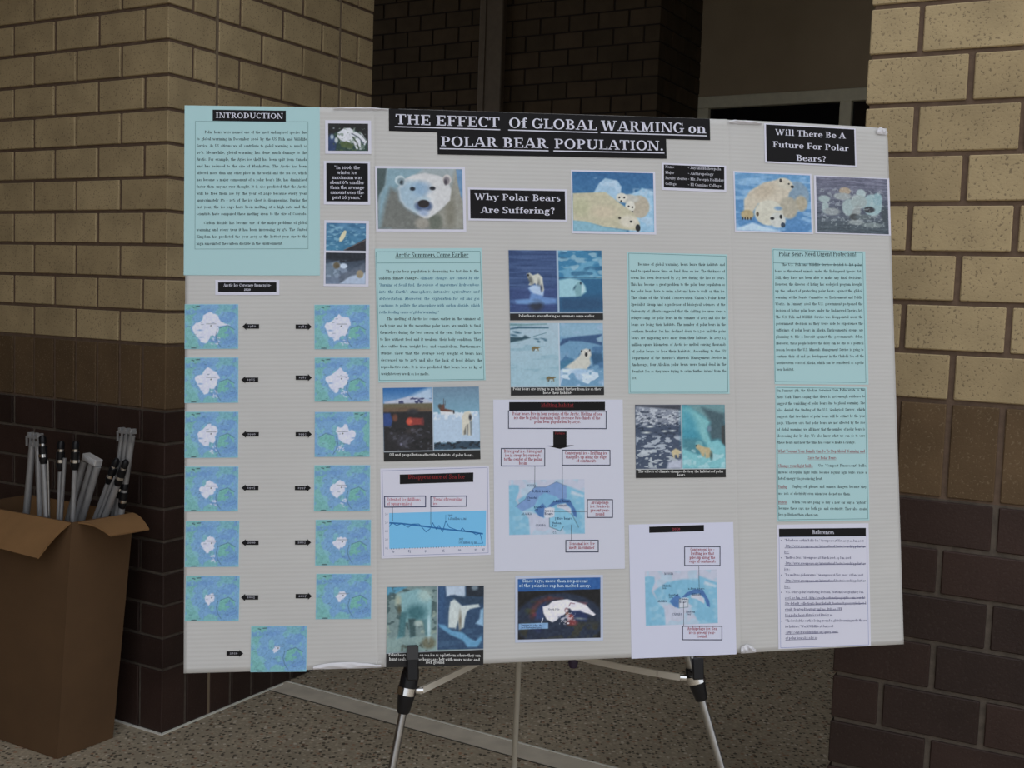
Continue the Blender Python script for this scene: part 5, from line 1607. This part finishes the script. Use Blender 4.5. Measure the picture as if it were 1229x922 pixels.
S = Sheet('reference_sheet', 'ref_sheet', paper(WHITE), 'white reference list in the bottom right corner', [(932.3, 630.5), (1042.3, 627.5), (1044.8, 775.3), (933.9, 778.6)])
I = Ink(); q = [(935, 645), (1040, 643), (1042, 774.5), (936.5, 777)]; lline(S, I, q + [q[0]], .45); S.print('border_line', I, ink((110, 120, 170)), .0001)
I = Ink(); I.poly([S.L(935, 645.2), S.L(1039, 642.9), S.L(1039, 633.1), S.L(934.9, 635.2)]); S.print('heading_panel', I, ink(BLACK), .0001)
I = ctext(S, 'References', 987.5, 640.9, 6.6, width=26, seg=7); S.print('heading', I, ink(WHITE), .0002)
I = Ink()
Lr = [('"Polar bears on thin Baltic Ice." Greenpeace 26 Nov. 2007. 29 Jan. 2008', 941.5, 1036.5, 0), ('<http://www.greenpeace.org/international/footer/search?q=polar%20', 941.5, 1038.5, 1), ('ice>', 941, 947, 1),
      ('"Endless Seas." Greenpeace 28 March 2006. 29 Jan. 2008', 941.5, 1021, 0), ('<http://www.greenpeace.org/international/footer/search?q=polar%20', 941.5, 1038.5, 1), ('ice>', 941, 948, 1),
      ('"Ice melts as globe warms." Greenpeace 16 Nov. 2005. 28 Jan. 2008', 941.5, 1036, 0), ('<http://www.greenpeace.org/international/footer/search?q=polar%20', 941.5, 1038.5, 1), ('ice>', 941, 948, 1),
      ('"U.S. delays polar bear listing decision." National Geographic 7 Jan.', 941.5, 1036.5, 0), ('2008. 20 Jan. 2008. <http://google.nationalgeographic.com/search?', 941.5, 1038, 1), ('Site=default_collection&client=default_frontend&proxystylesheet=d', 941.5, 1038.5, 1),
      ('efault_frontend&output=xml_no_dtd&oe=UTF', 941.5, 1009.5, 1), ('8&q=polar+bears&btnG.x=0&btnG.y=0>', 941.5, 998, 1), ('"The level of the earth is losing ground as global warming melts the sea', 941.8, 1040, 0), ('ice habitats." World Wildlife 28 Jan 2008', 941.8, 999.5, 0),
      ('<http://search.worldwildlife.org/query.html?', 942, 1005.5, 1), ('qt=polar+bears&x=0&y=0>', 942, 980, 1)]
for i, (s, xa, xb, u) in enumerate(Lr):
    y = 650.2 + i * 6.86
    y -= (xa - 940) * .02
    para(S, [s], xa, xb, y, 1, 4.2, False, I=I, done=False, minsp=.2)
    if u: lline(S, I, [(xa, y + 1.0), (xb, y + 1.0 - (xb - xa) * .02)], .55)
    if i in (0, 3, 6, 9, 14): c_ = S.L(937.5, y - 1); I.rect(c_[0] - .03, c_[1] - .03, c_[0] + .03, c_[1] + .03)
S.print('lettering', I, ink((52, 54, 96)), .00015)


# ---- captioned double photos
def cap_photo(name, key, pic, lay, cap, em, label, ys, widths):
    S = Sheet(name, key, ink(BLACK), label, lay)
    S.picture('printed_picture', pic, -S.w / 2, S.h / 2, S.w / 2, -S.h / 2)
    I = Ink()
    xc = (lay[0][0] + lay[1][0]) / 2
    for s, y, (cx_, wd) in zip(cap, ys, widths): ctext(S, s, cx_, y, em, width=wd, I=I, seg=5)
    S.print('lettering', I, ink((200, 200, 200)), .0002)
    return S


cap_photo('captioned_photos', 'pairA_sheet', pic_pairA(), [(50, 50), (1140, 55), (1145, 868), (62, 875)], ['Polar bears are suffering as summers come earlier'], 43, 'two photos side by side, a bear on a small ice block and a melting floe', [836], [(606, 880)])
cap_photo('captioned_photos', 'pairB_sheet', pic_pairB(), [(62, 28), (1150, 30), (1165, 862), (86, 872)], ['Polar bears are trying to go inland further from ice as they', 'loose their habitats'], 42, 'two photos side by side, distant bears on snow and a bear in ice', [808, 852], [(622, 1020), (628, 340)])
cap_photo('captioned_photos', 'oil_sheet', pic_oil(), [(40, 55), (1122, 40), (1146, 855), (58, 887)], ['Oil and gas pollution affect the habitats of polar bears.'], 42, 'two photos side by side, a red oil drum and a bear near a ship', [822], [(598, 950)])
cap_photo('captioned_photos', 'effect_sheet', pic_effect(), [(38, 56), (1030, 56), (1042, 858), (46, 866)], ['The effects of climate changes destroy the habitats of polar', 'bears'], 40, 'two photos side by side, broken sea ice and a turquoise ice cave', [806, 844], [(545, 945), (546, 90)])
cap_photo('captioned_photos', 'twobear_sheet', pic_twobear(), [(50, 68), (1040, 50), (1052, 860), (54, 890)], ['Polar bears depend on sea ice as a platform where they can', 'hunt seals. Now the bears are left with more water and', 'rock ground'], 40, 'two photos side by side at the bottom edge, a wet bear and a wading bear', [774, 818, 848], [(552, 944), (552, 930), (556, 190)])
S = Sheet('ice_cap_poster', 'cap79_sheet', paper(WHITE), 'small blue-topped poster of the melted polar ice cap', [(55, 60), (1145, 42), (1145, 848), (80, 880)])
S.picture('printed_picture', pic_cap79(), -S.w / 2, S.h / 2, S.w / 2, -S.h / 2)
I = ctext(S, 'Since 1979, more than 20 percent', 555, 136, 54, width=810, seg=6); ctext(S, 'of the polar ice cap has melted away.', 555, 196, 54, width=890, seg=6, I=I); S.print('lettering', I, ink((180, 200, 226)), .0002)
I = ctext(S, 'North Pole', 545, 482, 30, width=140); ctext(S, 'Summer ice edge, the', 275, 678, 30, width=260, I=I); ctext(S, 'last September 2005', 275, 706, 30, width=250, I=I); S.print('small_lettering', I, ink((30, 40, 80)), .0002)

# ---- chart of the shrinking sea ice
S = Sheet('chart_sheet', 'chart_sheet', paper(WHITE), 'white sheet with a blue falling line chart of sea ice', [(52, 55), (1046, 38), (1072, 852), (56, 892)])
I = Ink(); q = [(70, 76), (1032, 50), (1050, 832), (78, 868)]; lline(S, I, q + [q[0]], 4); S.print('border_line', I, ink((120, 124, 160)), .0001)
I = Ink(); I.poly([S.L(232, 198), S.L(906, 180), S.L(906, 94), S.L(232, 110)]); S.print('heading_panel', I, ink(BLACK), .0001)
I = ctext(S, 'Disappearance of Sea Ice', 570, 150, 58, width=520, seg=7); S.print('red_lettering', I, ink((116, 36, 38)), .0002)
I = Ink(); I.poly([S.L(132, 800), S.L(1026, 765), S.L(1026, 440), S.L(132, 465)]); S.print('chart_field', I, ink((108, 172, 212)), .0001)
I = Ink(); lline(S, I, [(132, 556), (250, 562), (400, 580), (520, 596), (640, 612), (760, 626), (880, 636), (1000, 656)], 14)
lline(S, I, [(132, 592), (160, 552), (200, 580), (250, 562), (310, 598), (350, 566), (410, 566), (475, 640), (510, 612), (534, 552), (570, 616), (594, 578), (628, 640), (656, 536), (690, 596), (790, 632), (810, 600), (840, 636), (900, 640), (936, 664), (972, 650), (998, 744)], 7)
lline(S, I, [(656, 536), (656, 480)], 4); lline(S, I, [(998, 744), (950, 744)], 4)
S.print('chart_line', I, ink((46, 104, 160)), .0002)
I = Ink(); lline(S, I, [(164, 412), (164, 540)], 4); lline(S, I, [(518, 408), (518, 570)], 4)
frame(S, I, 90, 312, 470, 410, 9, -4); frame(S, I, 518, 312, 846, 405, 9, -4)
for i in range(36): lline(S, I, [(150 + i * 24.6, 792 - i * .9), (150 + i * 24.6, 806 - i * .9)], 3)
S.print('box_line', I, ink((48, 52, 86)), .0002)
I = ctext(S, 'Extent of Ice (Millions', 268, 352, 40, width=315, seg=5); ctext(S, 'of square miles)', 228, 392, 40, width=235, I=I); ctext(S, 'Trend of recording', 676, 350, 40, width=270, I=I); ctext(S, 'ice', 560, 390, 40, width=42, I=I)
S.print('red_lettering', I, ink((160, 84, 100)), .0002)
I = ctext(S, '1996', 698, 494, 34, width=42); ctext(S, '1.28 million sq. mi', 762, 526, 34, width=165, I=I); ctext(S, '2007', 800, 714, 34, width=42, I=I); ctext(S, '1.65 million sq. mi', 860, 746, 34, width=165, I=I)
for x, s in ((166, '80'), (320, '85'), (474, '90'), (634, '95'), (786, '00'), (937, '05'), (1004, '07')): ctext(S, s, x, 836 - (x - 166) * .03, 34, width=26, I=I)
for y, s in ((480, '3.5'), (560, '3.0'), (640, '2.5'), (718, '2.0'), (800, '1.5')): ctext(S, s, 106, y, 28, width=26, I=I)
S.print('lettering', I, ink((50, 70, 110)), .0002)

# ---- habitat diagram
S = Sheet('habitat_diagram', 'habitat_sheet', paper((184, 186, 200)), 'largest white sheet in the middle, boxes of red lettering around a map', [(592.2, 480.3), (747.5, 479.5), (749.8, 683.2), (592.9, 686)])
A1 = lambda x, y: (595 + x / 7.93, 480 + y / 7.93)
A2 = lambda x, y: (595 + x / 7.684, 570 + y / 7.684)
I = Ink(); I.poly([S.L(*A1(128, 104)), S.L(*A1(1040, 100)), S.L(*A1(1040, 18)), S.L(*A1(128, 25))])
I.poly([S.L(*A1(545, 440)), S.L(*A1(672, 440)), S.L(*A1(672, 302)), S.L(*A1(545, 302))]); I.poly([S.L(*A1(480, 438)), S.L(*A1(608, 468)), S.L(*A1(745, 432))])
S.print('heading_panel', I, ink(BLACK), .0001)
def fr(I, a, b, w=1.0, dy=0): frame(S, I, a[0], a[1], b[0], b[1], w, dy)
I = Ink(); fr(I, A1(121, 108), A1(1050, 274)); fr(I, A1(52, 465), A1(464, 630)); fr(I, A1(631, 480), A1(1086, 622)); fr(I, A2(842, 230), A2(1075, 394), 1.1); fr(I, A2(642, 606), A2(942, 712), 1.1)
lline(S, I, [A1(370, 630), A2(357, 120)], .5); lline(S, I, [A1(631, 622), A2(612, 225)], .5); lline(S, I, [A2(842, 342), A2(530, 342)], .4); lline(S, I, [A2(693, 606), A2(693, 462)], .5)
S.print('box_line', I, ink((50, 54, 74)), .0003)
(xa, ya), (xb, yb) = S.L(*A2(118, 48)), S.L(*A2(820, 545))
S.picture('printed_map', pic_region(True), xa, ya, xb, yb)
I = Ink()
for s, x, y, wd in (('Polar bears live in four regions of the Arctic. Melting of sea', 585, 148, 850), ('ice due to global warming will decrease two-thirds of the', 585, 186, 820), ('polar bear population by 2050.', 585, 222, 440), ('Divergent ice: Divergent', 257, 504, 355), ('ice is swept by currents', 257, 542, 340), ('to the center of the polar', 257, 580, 360), ('basin', 257, 616, 76),
    ('Convergent ice - Drifting ice', 858, 520, 405), ('that piles up along the edge', 858, 558, 390), ('of continents', 858, 594, 190)):
    px, py = A1(x, y); ctext(S, s, px, py, 5.4, width=wd / 7.93, I=I, seg=5)
for s, x, y, wd in (('Archipelago', 958, 268, 165), ('ice: Sea ice is', 958, 304, 180), ('present year-', 958, 340, 175), ('round', 958, 376, 84), ('Seasonal ice: Ice', 792, 648, 235), ('melts in summer', 790, 684, 235)):
    px, py = A2(x, y); ctext(S, s, px, py, 5.2, width=wd / 7.684, I=I, seg=5)
S.print('red_lettering', I, ink((140, 58, 70)), .0003)
px, py = A1(585, 66); I = ctext(S, 'Melting habitat', px, py, 6.0, width=39, seg=7, under=.5); px, py = A1(608, 330); ctext(S, 'Future', px, py, 4.2, width=12, I=I)
S.print('dark_red_lettering', I, ink((112, 34, 40)), .0003)
I = Ink()
for s, x, y, wd, em in (('RUSSIA', 325, 108, 84, 3.6), ('8,800 bears', 415, 162, 165, 4.4), ('Chukchi', 330, 220, 84, 3.4), ('Sea', 300, 240, 30, 3.4), ('Beaufort', 395, 306, 90, 3.4), ('Sea', 370, 326, 34, 3.4), ('2,800 bears', 606, 254, 165, 4.4), ('ALASKA', 280, 370, 95, 3.6), ('5,000', 488, 344, 80, 4.4), ('bears', 486, 370, 80, 4.4), ('GREENLAND', 612, 292, 90, 3.2), ('7,800 bears', 620, 414, 160, 4.4), ('Hudson', 556, 454, 88, 3.6), ('Bay', 536, 478, 44, 3.6), ('CANADA', 410, 476, 92, 3.8), ('U.S.', 540, 542, 34, 3.4)):
    px, py = A2(x, y); ctext(S, s, px, py, em, width=wd / 7.684, I=I, seg=5)
S.print('map_lettering', I, ink((26, 48, 84)), .0003)

# ---- lower white diagram
S = Sheet('habitat_diagram', 'white_sheet', paper((186, 188, 206)), 'white sheet at the bottom edge above the right easel clamp, small map', [(754.8, 629.5), (879.8, 626.9), (883.7, 785.2), (757.4, 791)])
A3 = lambda x, y: (745 + x / 4.613, 610 + y / 4.613)
I = Ink(); I.poly([S.L(*A3(158, 136)), S.L(*A3(461, 127)), S.L(*A3(461, 93)), S.L(*A3(158, 102))]); S.print('heading_panel', I, ink(BLACK), .0001)
I = Ink(); fr(I, A3(354, 213), A3(549, 317)); fr(I, A3(342, 653), A3(559, 728)); lline(S, I, [A3(432, 319), A3(434, 455)], .5); lline(S, I, [A3(348, 655), A3(347, 520)], .5); S.print('box_line', I, ink((50, 54, 74)), .0003)
(xa, ya), (xb, yb) = S.L(*A3(132, 350)), S.L(*A3(538, 636))
S.picture('printed_map', pic_region(False), xa, ya, xb, yb)
I = Ink()
for s, x, y, wd in (('2050', 308, 122, 44), ('Convergent ice -', 452, 236, 134), ('Drifting ice that', 452, 258, 128), ('piles up along the', 452, 280, 142), ('edge of continents', 452, 301, 146), ('Archipelago ice: Sea', 450, 674, 164), ('ice is present year-', 450, 696, 146), ('round', 450, 716, 48)):
    px, py = A3(x, y); ctext(S, s, px, py, 5.2, width=wd / 4.613, I=I, seg=5)
S.print('red_lettering', I, ink((140, 58, 70)), .0003)
I = Ink()
for s, x, y, wd in (('RUSSIA', 266, 368, 50), ('Chukchi', 254, 434, 48), ('Sea', 240, 447, 22), ('Beaufort', 292, 485, 54), ('Sea', 278, 497, 22), ('2,800 bears', 418, 450, 92), ('5,000', 346, 508, 44), ('bears', 346, 524, 44), ('ALASKA', 228, 520, 50), ('GREENLAND', 418, 482, 54), ('CANADA', 312, 592, 54), ('Hudson', 386, 578, 50), ('Bay', 376, 591, 26)):
    px, py = A3(x, y); ctext(S, s, px, py, 3.6, width=wd / 4.613, I=I, seg=5)
S.print('map_lettering', I, ink((26, 48, 84)), .0003)


# ---- torn and crushed places of the board liner
def torn(u0, u1, v0, v1, amp, seed, label):
    rs = np.random.RandomState(seed); w, h = 28, 8
    n = vnoise(w, h, 9, 3, rs)
    e = vnoise(w, 1 + 1, 7, 1, rs)[0]
    V = []; F = []
    for j in range(h):
        for i in range(w):
            s = i / (w - 1); t = j / (h - 1)
            vt = v0 + (v1 - v0) * (.45 + .55 * math.sin(math.pi * min(1, s * 1.1)) ** .6 * (.6 + .6 * e[i])) * t
            V.append(tuple(BP(u0 + (u1 - u0) * s, vt, .0006 + amp * n[j, i] * math.sin(math.pi * t * .9))))
    for j in range(h - 1):
        for i in range(w - 1):
            k = j * w + i; F.append((k, k + 1, k + w + 1, k + w))
    o = mesh_obj('torn_edge', V, F, M_pink, board, True); o['label'] = label


torn(-4.0, .25, .02, .42, .006, 3, 'torn white paper edge at the left fold')
torn(23.95, 25.0, -.02, .55, .010, 5, 'crumpled white paper at the right fold')
torn(35.1, 35.95, 35.5, 35.98, .004, 8, 'wrinkled white paper at the top right corner')
torn(24.0, 26.4, 35.72, 36.02, .005, 9, 'wrinkled white paper on the top edge')
torn(-2.6, .9, 35.86, 36.04, .004, 10, 'frayed white paper on the top edge')

# ================================================================== the easel under the board
M_alu = plain('brushed_aluminium', (.42, .42, .42), .32, metal=1.0, noise=.06, nscale=80)
M_alu_grey = plain('satin_grey_tube', (.36, .36, .37), .45, metal=.35, noise=.06, nscale=40)
M_chrome = plain('chrome', (.75, .75, .76), .15, metal=1.0)
M_plastic = plain('black_plastic', (.008, .008, .010), .35, spec=.3)
M_greyplastic = plain('dark_grey_rubber', (.035, .035, .038), .6)
M_brace = plain('pale_brace_bar', (.74, .69, .60), .45)
M_purple = plain('dark_purple_rubber', (.03, .015, .045), .5)
NB = (BR @ Vector((0, -1, 0))).normalized()      # toward the reader

easel = empty('display_easel', None, (0.10, 1.95, 0))
tag(easel, 'tripod display easel with silver legs and black clamps holding the display board', 'easel')


def eobj(mb, name, mat, parent=None, smooth=True, label=None):
    """world coordinate mesh parented to the easel (or one of its parts)"""
    off = Vector((0.10, 1.95, 0))
    mb.v = [tuple(Vector(v) - off) for v in mb.v]
    o = mb.build(name, mat, parent or easel, smooth)
    if label: o['label'] = label
    return o


def axis_matrix(p, d, front):
    z = d.normalized(); y = -(front - z * front.dot(z)).normalized(); x = y.cross(z)
    return Matrix(((x.x, y.x, z.x, p.x), (x.y, y.y, z.y, p.y), (x.z, y.z, z.z, p.z), (0, 0, 0, 1)))


HL, HR, HB = Vector((-.008, 1.960, 1.690)), Vector((.030, 1.966, 1.690)), Vector((.036, 2.001, 1.690))
FL, FR, FB = Vector((-.271, 1.678, .010)), Vector((.575, 1.803, .010)), Vector((.032, 2.477, .010))


def along(a, b, z):
    t = (z - a.z) / (b.z - a.z)
    return a + (b - a) * t


brace_hub_z = .70
hubp = along(HB, FB, brace_hub_z)
for side, (H_, F_, lip) in enumerate(((HL, FL, .838), (HR, FR, .812))):
    d = (H_ - F_).normalized()
    zb = .760 if side == 0 else .772
    mb = MB(); mb.tube([F_ + d * .02, along(H_, F_, zb)], .0066, 18); leg = eobj(mb, 'leg', M_alu)
    mb = MB(); mb.tube([along(H_, F_, zb - .03), H_], .0085, 18); eobj(mb, 'upper_tube', M_alu, leg)
    mb = MB(); mb.tube([F_ - d * .006, F_ + d * .004, F_ + d * .03], [.011, .012, .008], 14); eobj(mb, 'rubber_foot', M_plastic, leg)
    # clamp: tapered collar, chrome ring with an ear, upper sleeve, ledge and lip that carry the board
    zt = .796 if side == 0 else .790
    mb = MB(); a = along(H_, F_, zb - .036); b_ = along(H_, F_, zb - .006)
    mb.tube([a, a + d * .003, b_], [.0085, .0105, .0145], 18)
    mb.tube([along(H_, F_, zb + .006), along(H_, F_, zt - .012), along(H_, F_, zt)], [.0148, .0148, .0125], 18)
    cl = eobj(mb, 'clamp', M_plastic)
    mb = MB(); mb.tube([along(H_, F_, zb - .006), along(H_, F_, zb + .006)], .0160, 18)
    p = along(H_, F_, zb); tow = (hubp - p).normalized()
    sidev = Vector((1 if side == 0 else -1, 0.12, 0)).normalized()
    mb.tube([p + sidev * .012, p + sidev * .026], .0055, 10)
    eobj(mb, 'chrome_ring', M_chrome, cl, True, 'chrome ring')
    M = axis_matrix(along(H_, F_, zt), Vector(BR @ Vector((0, 0, 1))), NB)
    mb = MB(); mb.box(-.0095, .0095, -.030, .010, -.014, -.0015, M, .0025); mb.box(-.0095, .0095, -.034, -.0270, -.014, lip - zt, M, .002)
    eobj(mb, 'board_support', M_plastic if side else M_plastic, cl, True)
    if side == 0:
        mb = MB(); mb.box(-.0088, .0088, -.0362, -.0342, .020, lip - zt - .001, M); eobj(mb, 'support_pad', M_greyplastic, cl, False, 'dark grey pad')
    mb = MB(); q = p + sidev * .022
    mid = (q + hubp) / 2 + Vector((0, 0, -.012 if side else -.002))
    pts = []
    for i in range(9):
        t = i / 8; pts.append(q * (1 - t) ** 2 + mid * 2 * t * (1 - t) + hubp * t * t)
    for i in range(8):
        dirv = (pts[i + 1] - pts[i]); w = Vector((0, 0, 1)); n = dirv.cross(w).normalized(); w = n.cross(dirv).normalized()
        a, b_ = pts[i] - dirv * .02, pts[i + 1] + dirv * .02
        V = [a + w * .0055 + n * .0025, a - w * .0055 + n * .0025, a - w * .0055 - n * .0025, a + w * .0055 - n * .0025]
        V += [v + (b_ - a) for v in V]
        mb.add(V, [(0, 1, 2, 3), (7, 6, 5, 4), (0, 4, 5, 1), (1, 5, 6, 2), (2, 6, 7, 3), (3, 7, 4, 0)])
    br = eobj(mb, 'brace', M_brace, None, False)
    if side:
        k0 = pts[5] + Vector((0, 0, -.012)); mb = MB(); mb.tube([k0 + Vector((0, 0, .014)), k0, k0 - Vector((0, 0, .010))], [.007, .010, .007], 10); eobj(mb, 'rubber_knob', M_purple, br)
mb = MB(); mb.tube([along(HB, FB, .04), HB], .0062, 14); leg = eobj(mb, 'leg', plain('grey_brown_tube', (.40, .37, .31), .5))  # rear leg in one even grey-brown
mb = MB(); mb.tube([FB + Vector((0, 0, -.008)), FB + Vector((0, 0, .005)), along(HB, FB, .06)], [.010, .011, .008], 12); eobj(mb, 'rubber_foot', M_plastic, leg)
mb = MB(); mb.tube([along(HB, FB, brace_hub_z + .015), along(HB, FB, brace_hub_z - .015)], .0105, 12); eobj(mb, 'slide_collar', M_plastic)
mb = MB(); Mh = Matrix.Translation(Vector((.016, 1.974, 1.68))); mb.box(-.034, .034, -.020, .034, -.022, .022, Mh, .004); eobj(mb, 'hub', M_plastic, None, False)

# ================================================================== cardboard box of folded easels
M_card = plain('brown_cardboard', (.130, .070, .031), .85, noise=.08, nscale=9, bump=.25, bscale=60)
M_card_in = plain('light_cardboard_edge', (.22,.14,.08), .85, noise=.08, nscale=14)
BX = Vector((-1.35, 3.368, 0))
box = empty('cardboard_box', None, BX, TH_L)
tag(box, 'tall open brown cardboard box with bent flaps beside the left brick pillar', 'box')
zt = .715
# footprint (x along the long side, y toward the wall) at the floor and at the rim: the box leans and flares to the right
F0 = [(-.33, -.088), (.108, -.088), (.114, .112), (-.33, .112)]
F1 = [(-.285, -.092), (.170, -.090), (.194, .114), (-.285, .114)]
th = .005


def wall(i, j, name):
    a0, b0, a1, b1 = [Vector(q) for q in (F0[i], F0[j], F1[i], F1[j])]
    n = 8
    mb = MB(); V = []
    e = (b0 - a0).normalized(); inn = Vector((-e.y, e.x)) * th
    for k in range(n + 1):
        t = k / n; z = .006 + (zt - .006) * t
        bulge = .006 * math.sin(math.pi * t)
        for m in range(7):
            s = m / 6
            p = (a0 * (1 - t) + a1 * t) * (1 - s) + (b0 * (1 - t) + b1 * t) * s - Vector((-e.y, e.x)) * bulge * math.sin(math.pi * s)
            V.append((p.x, p.y, z)); V.append((p.x + inn.x, p.y + inn.y, z))
    Fc = []
    W = 7
    for k in range(n):
        for m in range(W - 1):
            A = (k * W + m) * 2; Bq = (k * W + m + 1) * 2; Cq = ((k + 1) * W + m + 1) * 2; Dq = ((k + 1) * W + m) * 2
            Fc += [(A, Bq, Cq, Dq), (Dq + 1, Cq + 1, Bq + 1, A + 1)]
    for m in range(W - 1):
        A = (n * W + m) * 2; Fc.append((A, A + 2, A + 3, A + 1)); A = m * 2; Fc.append((A + 1, A + 3, A + 2, A))
    for k in range(n):
        A = (k * W) * 2; Dq = ((k + 1) * W) * 2; Fc.append((A + 1, A, Dq, Dq + 1)); A += (W - 1) * 2; Dq += (W - 1) * 2; Fc.append((A, A + 1, Dq + 1, Dq))
    return V, Fc


mb = MB()
for i in range(4):
    V, Fc = wall(i, (i + 1) % 4, 'side'); mb.add(V, Fc)
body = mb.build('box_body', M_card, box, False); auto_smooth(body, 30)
mb = MB(); mb.add([(x, y, z) for z in (.001, .007) for x, y in F0], [(3, 2, 1, 0), (4, 5, 6, 7), (0, 1, 5, 4), (1, 2, 6, 5), (2, 3, 7, 6), (3, 0, 4, 7)]); mb.build('box_bottom', M_card, body)


def flap(name, hinge0, hinge1, out0, out1, mid_sag=0.0):
    a, b_, c, d = [Vector(q) for q in (hinge0, hinge1, out1, out0)]
    n = (b_ - a).cross(d - a).normalized() * .0045
    N_ = 6; V = []
    for i in range(N_ + 1):
        t = i / N_; sag = Vector((0, 0, -mid_sag * math.sin(math.pi * t)))
        for p in (a * (1 - t) + d * t + sag, b_ * (1 - t) + c * t + sag):
            V += [tuple(p), tuple(p + n)]
    Fc = []
    for i in range(N_):
        A = i * 4
        Fc += [(A, A + 2, A + 6, A + 4), (A + 1, A + 5, A + 7, A + 3), (A, A + 4, A + 5, A + 1), (A + 2, A + 3, A + 7, A + 6)]
    Fc += [(0, 1, 3, 2), (N_ * 4, N_ * 4 + 2, N_ * 4 + 3, N_ * 4 + 1)]
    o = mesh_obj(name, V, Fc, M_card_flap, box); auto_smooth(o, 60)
    return o


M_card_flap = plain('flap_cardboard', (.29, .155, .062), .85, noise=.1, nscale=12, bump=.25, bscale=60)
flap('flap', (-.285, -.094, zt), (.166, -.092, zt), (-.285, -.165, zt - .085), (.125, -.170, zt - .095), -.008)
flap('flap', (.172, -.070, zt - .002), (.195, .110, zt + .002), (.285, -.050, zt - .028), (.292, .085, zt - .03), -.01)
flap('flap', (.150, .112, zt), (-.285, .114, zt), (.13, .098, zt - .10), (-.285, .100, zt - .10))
mb = MB(); mb.box(.100, .106, -.0925, -.0905, .006, .71, Matrix.Rotation(0, 4, 'X')); del mb

# folded easels standing in the box. each tube: (x at the top, z top, x at the floor, y, radius)
EAS = [
    ('folded easel at the left end of the cardboard box, straight bracket on top', [(-.104, .918, -.223, -.010, .0105), (-.082, .918, -.042, -.010, .0085)], ('bracket', -.093, .931, .050, 0), []),
    ('folded easel with black clamp beside the leftmost bracket in the box', [(.014, .877, .085, -.064, .0090), (.036, .879, .064, -.066, .0033)], None, [(.013, .898, 0)]),
    ('thin folded easel with two black clamps, in the middle of the box', [(.054, .844, .017, -.038, .0060), (.074, .886, -.002, -.038, .0056), (.118, .872, .074, -.038, .0072)], None, [(.058, .884, 0), (.119, .890, 0)]),
    ('folded easel with a chrome plate on top, leaning right in the box', [(.087, .872, -.237, .022, .0104), (.117, .869, -.210, .023, .0095), (.143, .862, -.198, .022, .0104)], ('plate', .120, .880, .060, -.28), []),
    ('folded easel with two slanting black clamps, low at the right of the box', [(.160, .820, -.241, .051, .0070), (.180, .834, -.228, .055, .0055), (.192, .807, -.207, .052, .0100)], None, [(.172, .840, -.45), (.203, .839, -.42)]),
    ('tallest folded easel at the right edge of the box, bracket on top', [(.174, .948, .022, .085, .0072), (.194, .955, .032, .086, .0080), (.217, .955, .040, .085, .0098)], ('bracket', .196, .963, .055, 0), [(.186, .762, -.15), (.160, .795, -.15)]),
]
ebase = Matrix.Translation(BX) @ Matrix.Rotation(TH_L, 4, 'Z')
for lab, tubes, head, clamps in EAS:
    x0, y0 = tubes[0][2], tubes[0][3]
    base = ebase @ Vector((x0, y0, .012))
    r = empty('folded_easel', None, base, TH_L)
    tag(r, lab, 'easel', 'folded easels in the cardboard box')
    def lo(x, y, z): return Vector((x - x0, y - y0, z - .012))
    for (xt, ztop, xb, y, rad) in tubes:
        mb = MB(); mb.tube([lo(xb, y, .014), lo(xt, y, ztop)], rad, 14)
        if rad < .005: mb_mat = M_alu
        else: mb_mat = M_alu_grey
        mb.build('leg', mb_mat, r, True)
    if head:
        kind, hx, hz, hwid, tilt = head
        hy = tubes[0][3]
        M = Matrix.Translation(lo(hx, hy, hz)) @ Matrix.Rotation(-tilt, 4, 'Y')
        mb = MB()
        if kind == 'plate':
            mb.box(-hwid / 2, hwid / 2, -.014, .014, -.010, .010, M, .002)
            for s in (-.3, 0, .3): mb.box(-hwid * .42, hwid * .42, -.0155, -.0138, s * .012 - .001, s * .012 + .001, M)
            mb.build('top_plate', plain('pale_metal_plate', (.75, .75, .77), .4, metal=.4), r)
        else:
            mb.box(-hwid / 2, hwid / 2, -.012, .012, -.004, .004, M, .001)
            for s in (-.5, -.17, .17, .5): mb.box(s * hwid - .003, s * hwid + .003, -.013, -.009, -.028, .002, M)
            for s in (-.42, .0, .42): mb.box(s * hwid - .005, s * hwid + .005, -.010, .010, .002, .012, M, .001)
            mb.build('top_bracket', M_alu_grey, r)
    for (cx, cz, tl) in clamps:
        # clamps sit on the nearest tube
        tb = min(tubes, key=lambda t: abs(t[2] + (t[0] - t[2]) * (cz / t[1]) - cx))
        dx = (tb[0] - tb[2]) / tb[1]
        y = tb[3]; d = Vector((dx, 0, 1)).normalized()
        c = lo(tb[2] + dx * cz, y, cz)
        mb = MB(); mb.tube([c - d * .034, c - d * .020, c - d * .012], [.0085, .0125, .0125], 14); mb.tube([c - d * .003, c + d * .020], .0122, 14); mb.tube([c + d * .028, c + d * .046, c + d * .052], [.0105, .0105, .006], 14)
        k = mb.build('clamp', M_plastic, r, True)
        mb = MB(); mb.tube([c - d * .012, c - d * .003], .0132, 14); mb.build('chrome_ring', M_chrome, k, True)
        mb = MB(); mb.tube([c + d * .020, c + d * .028], .0090, 12); mb.build('chrome_ring', M_chrome, k, True)
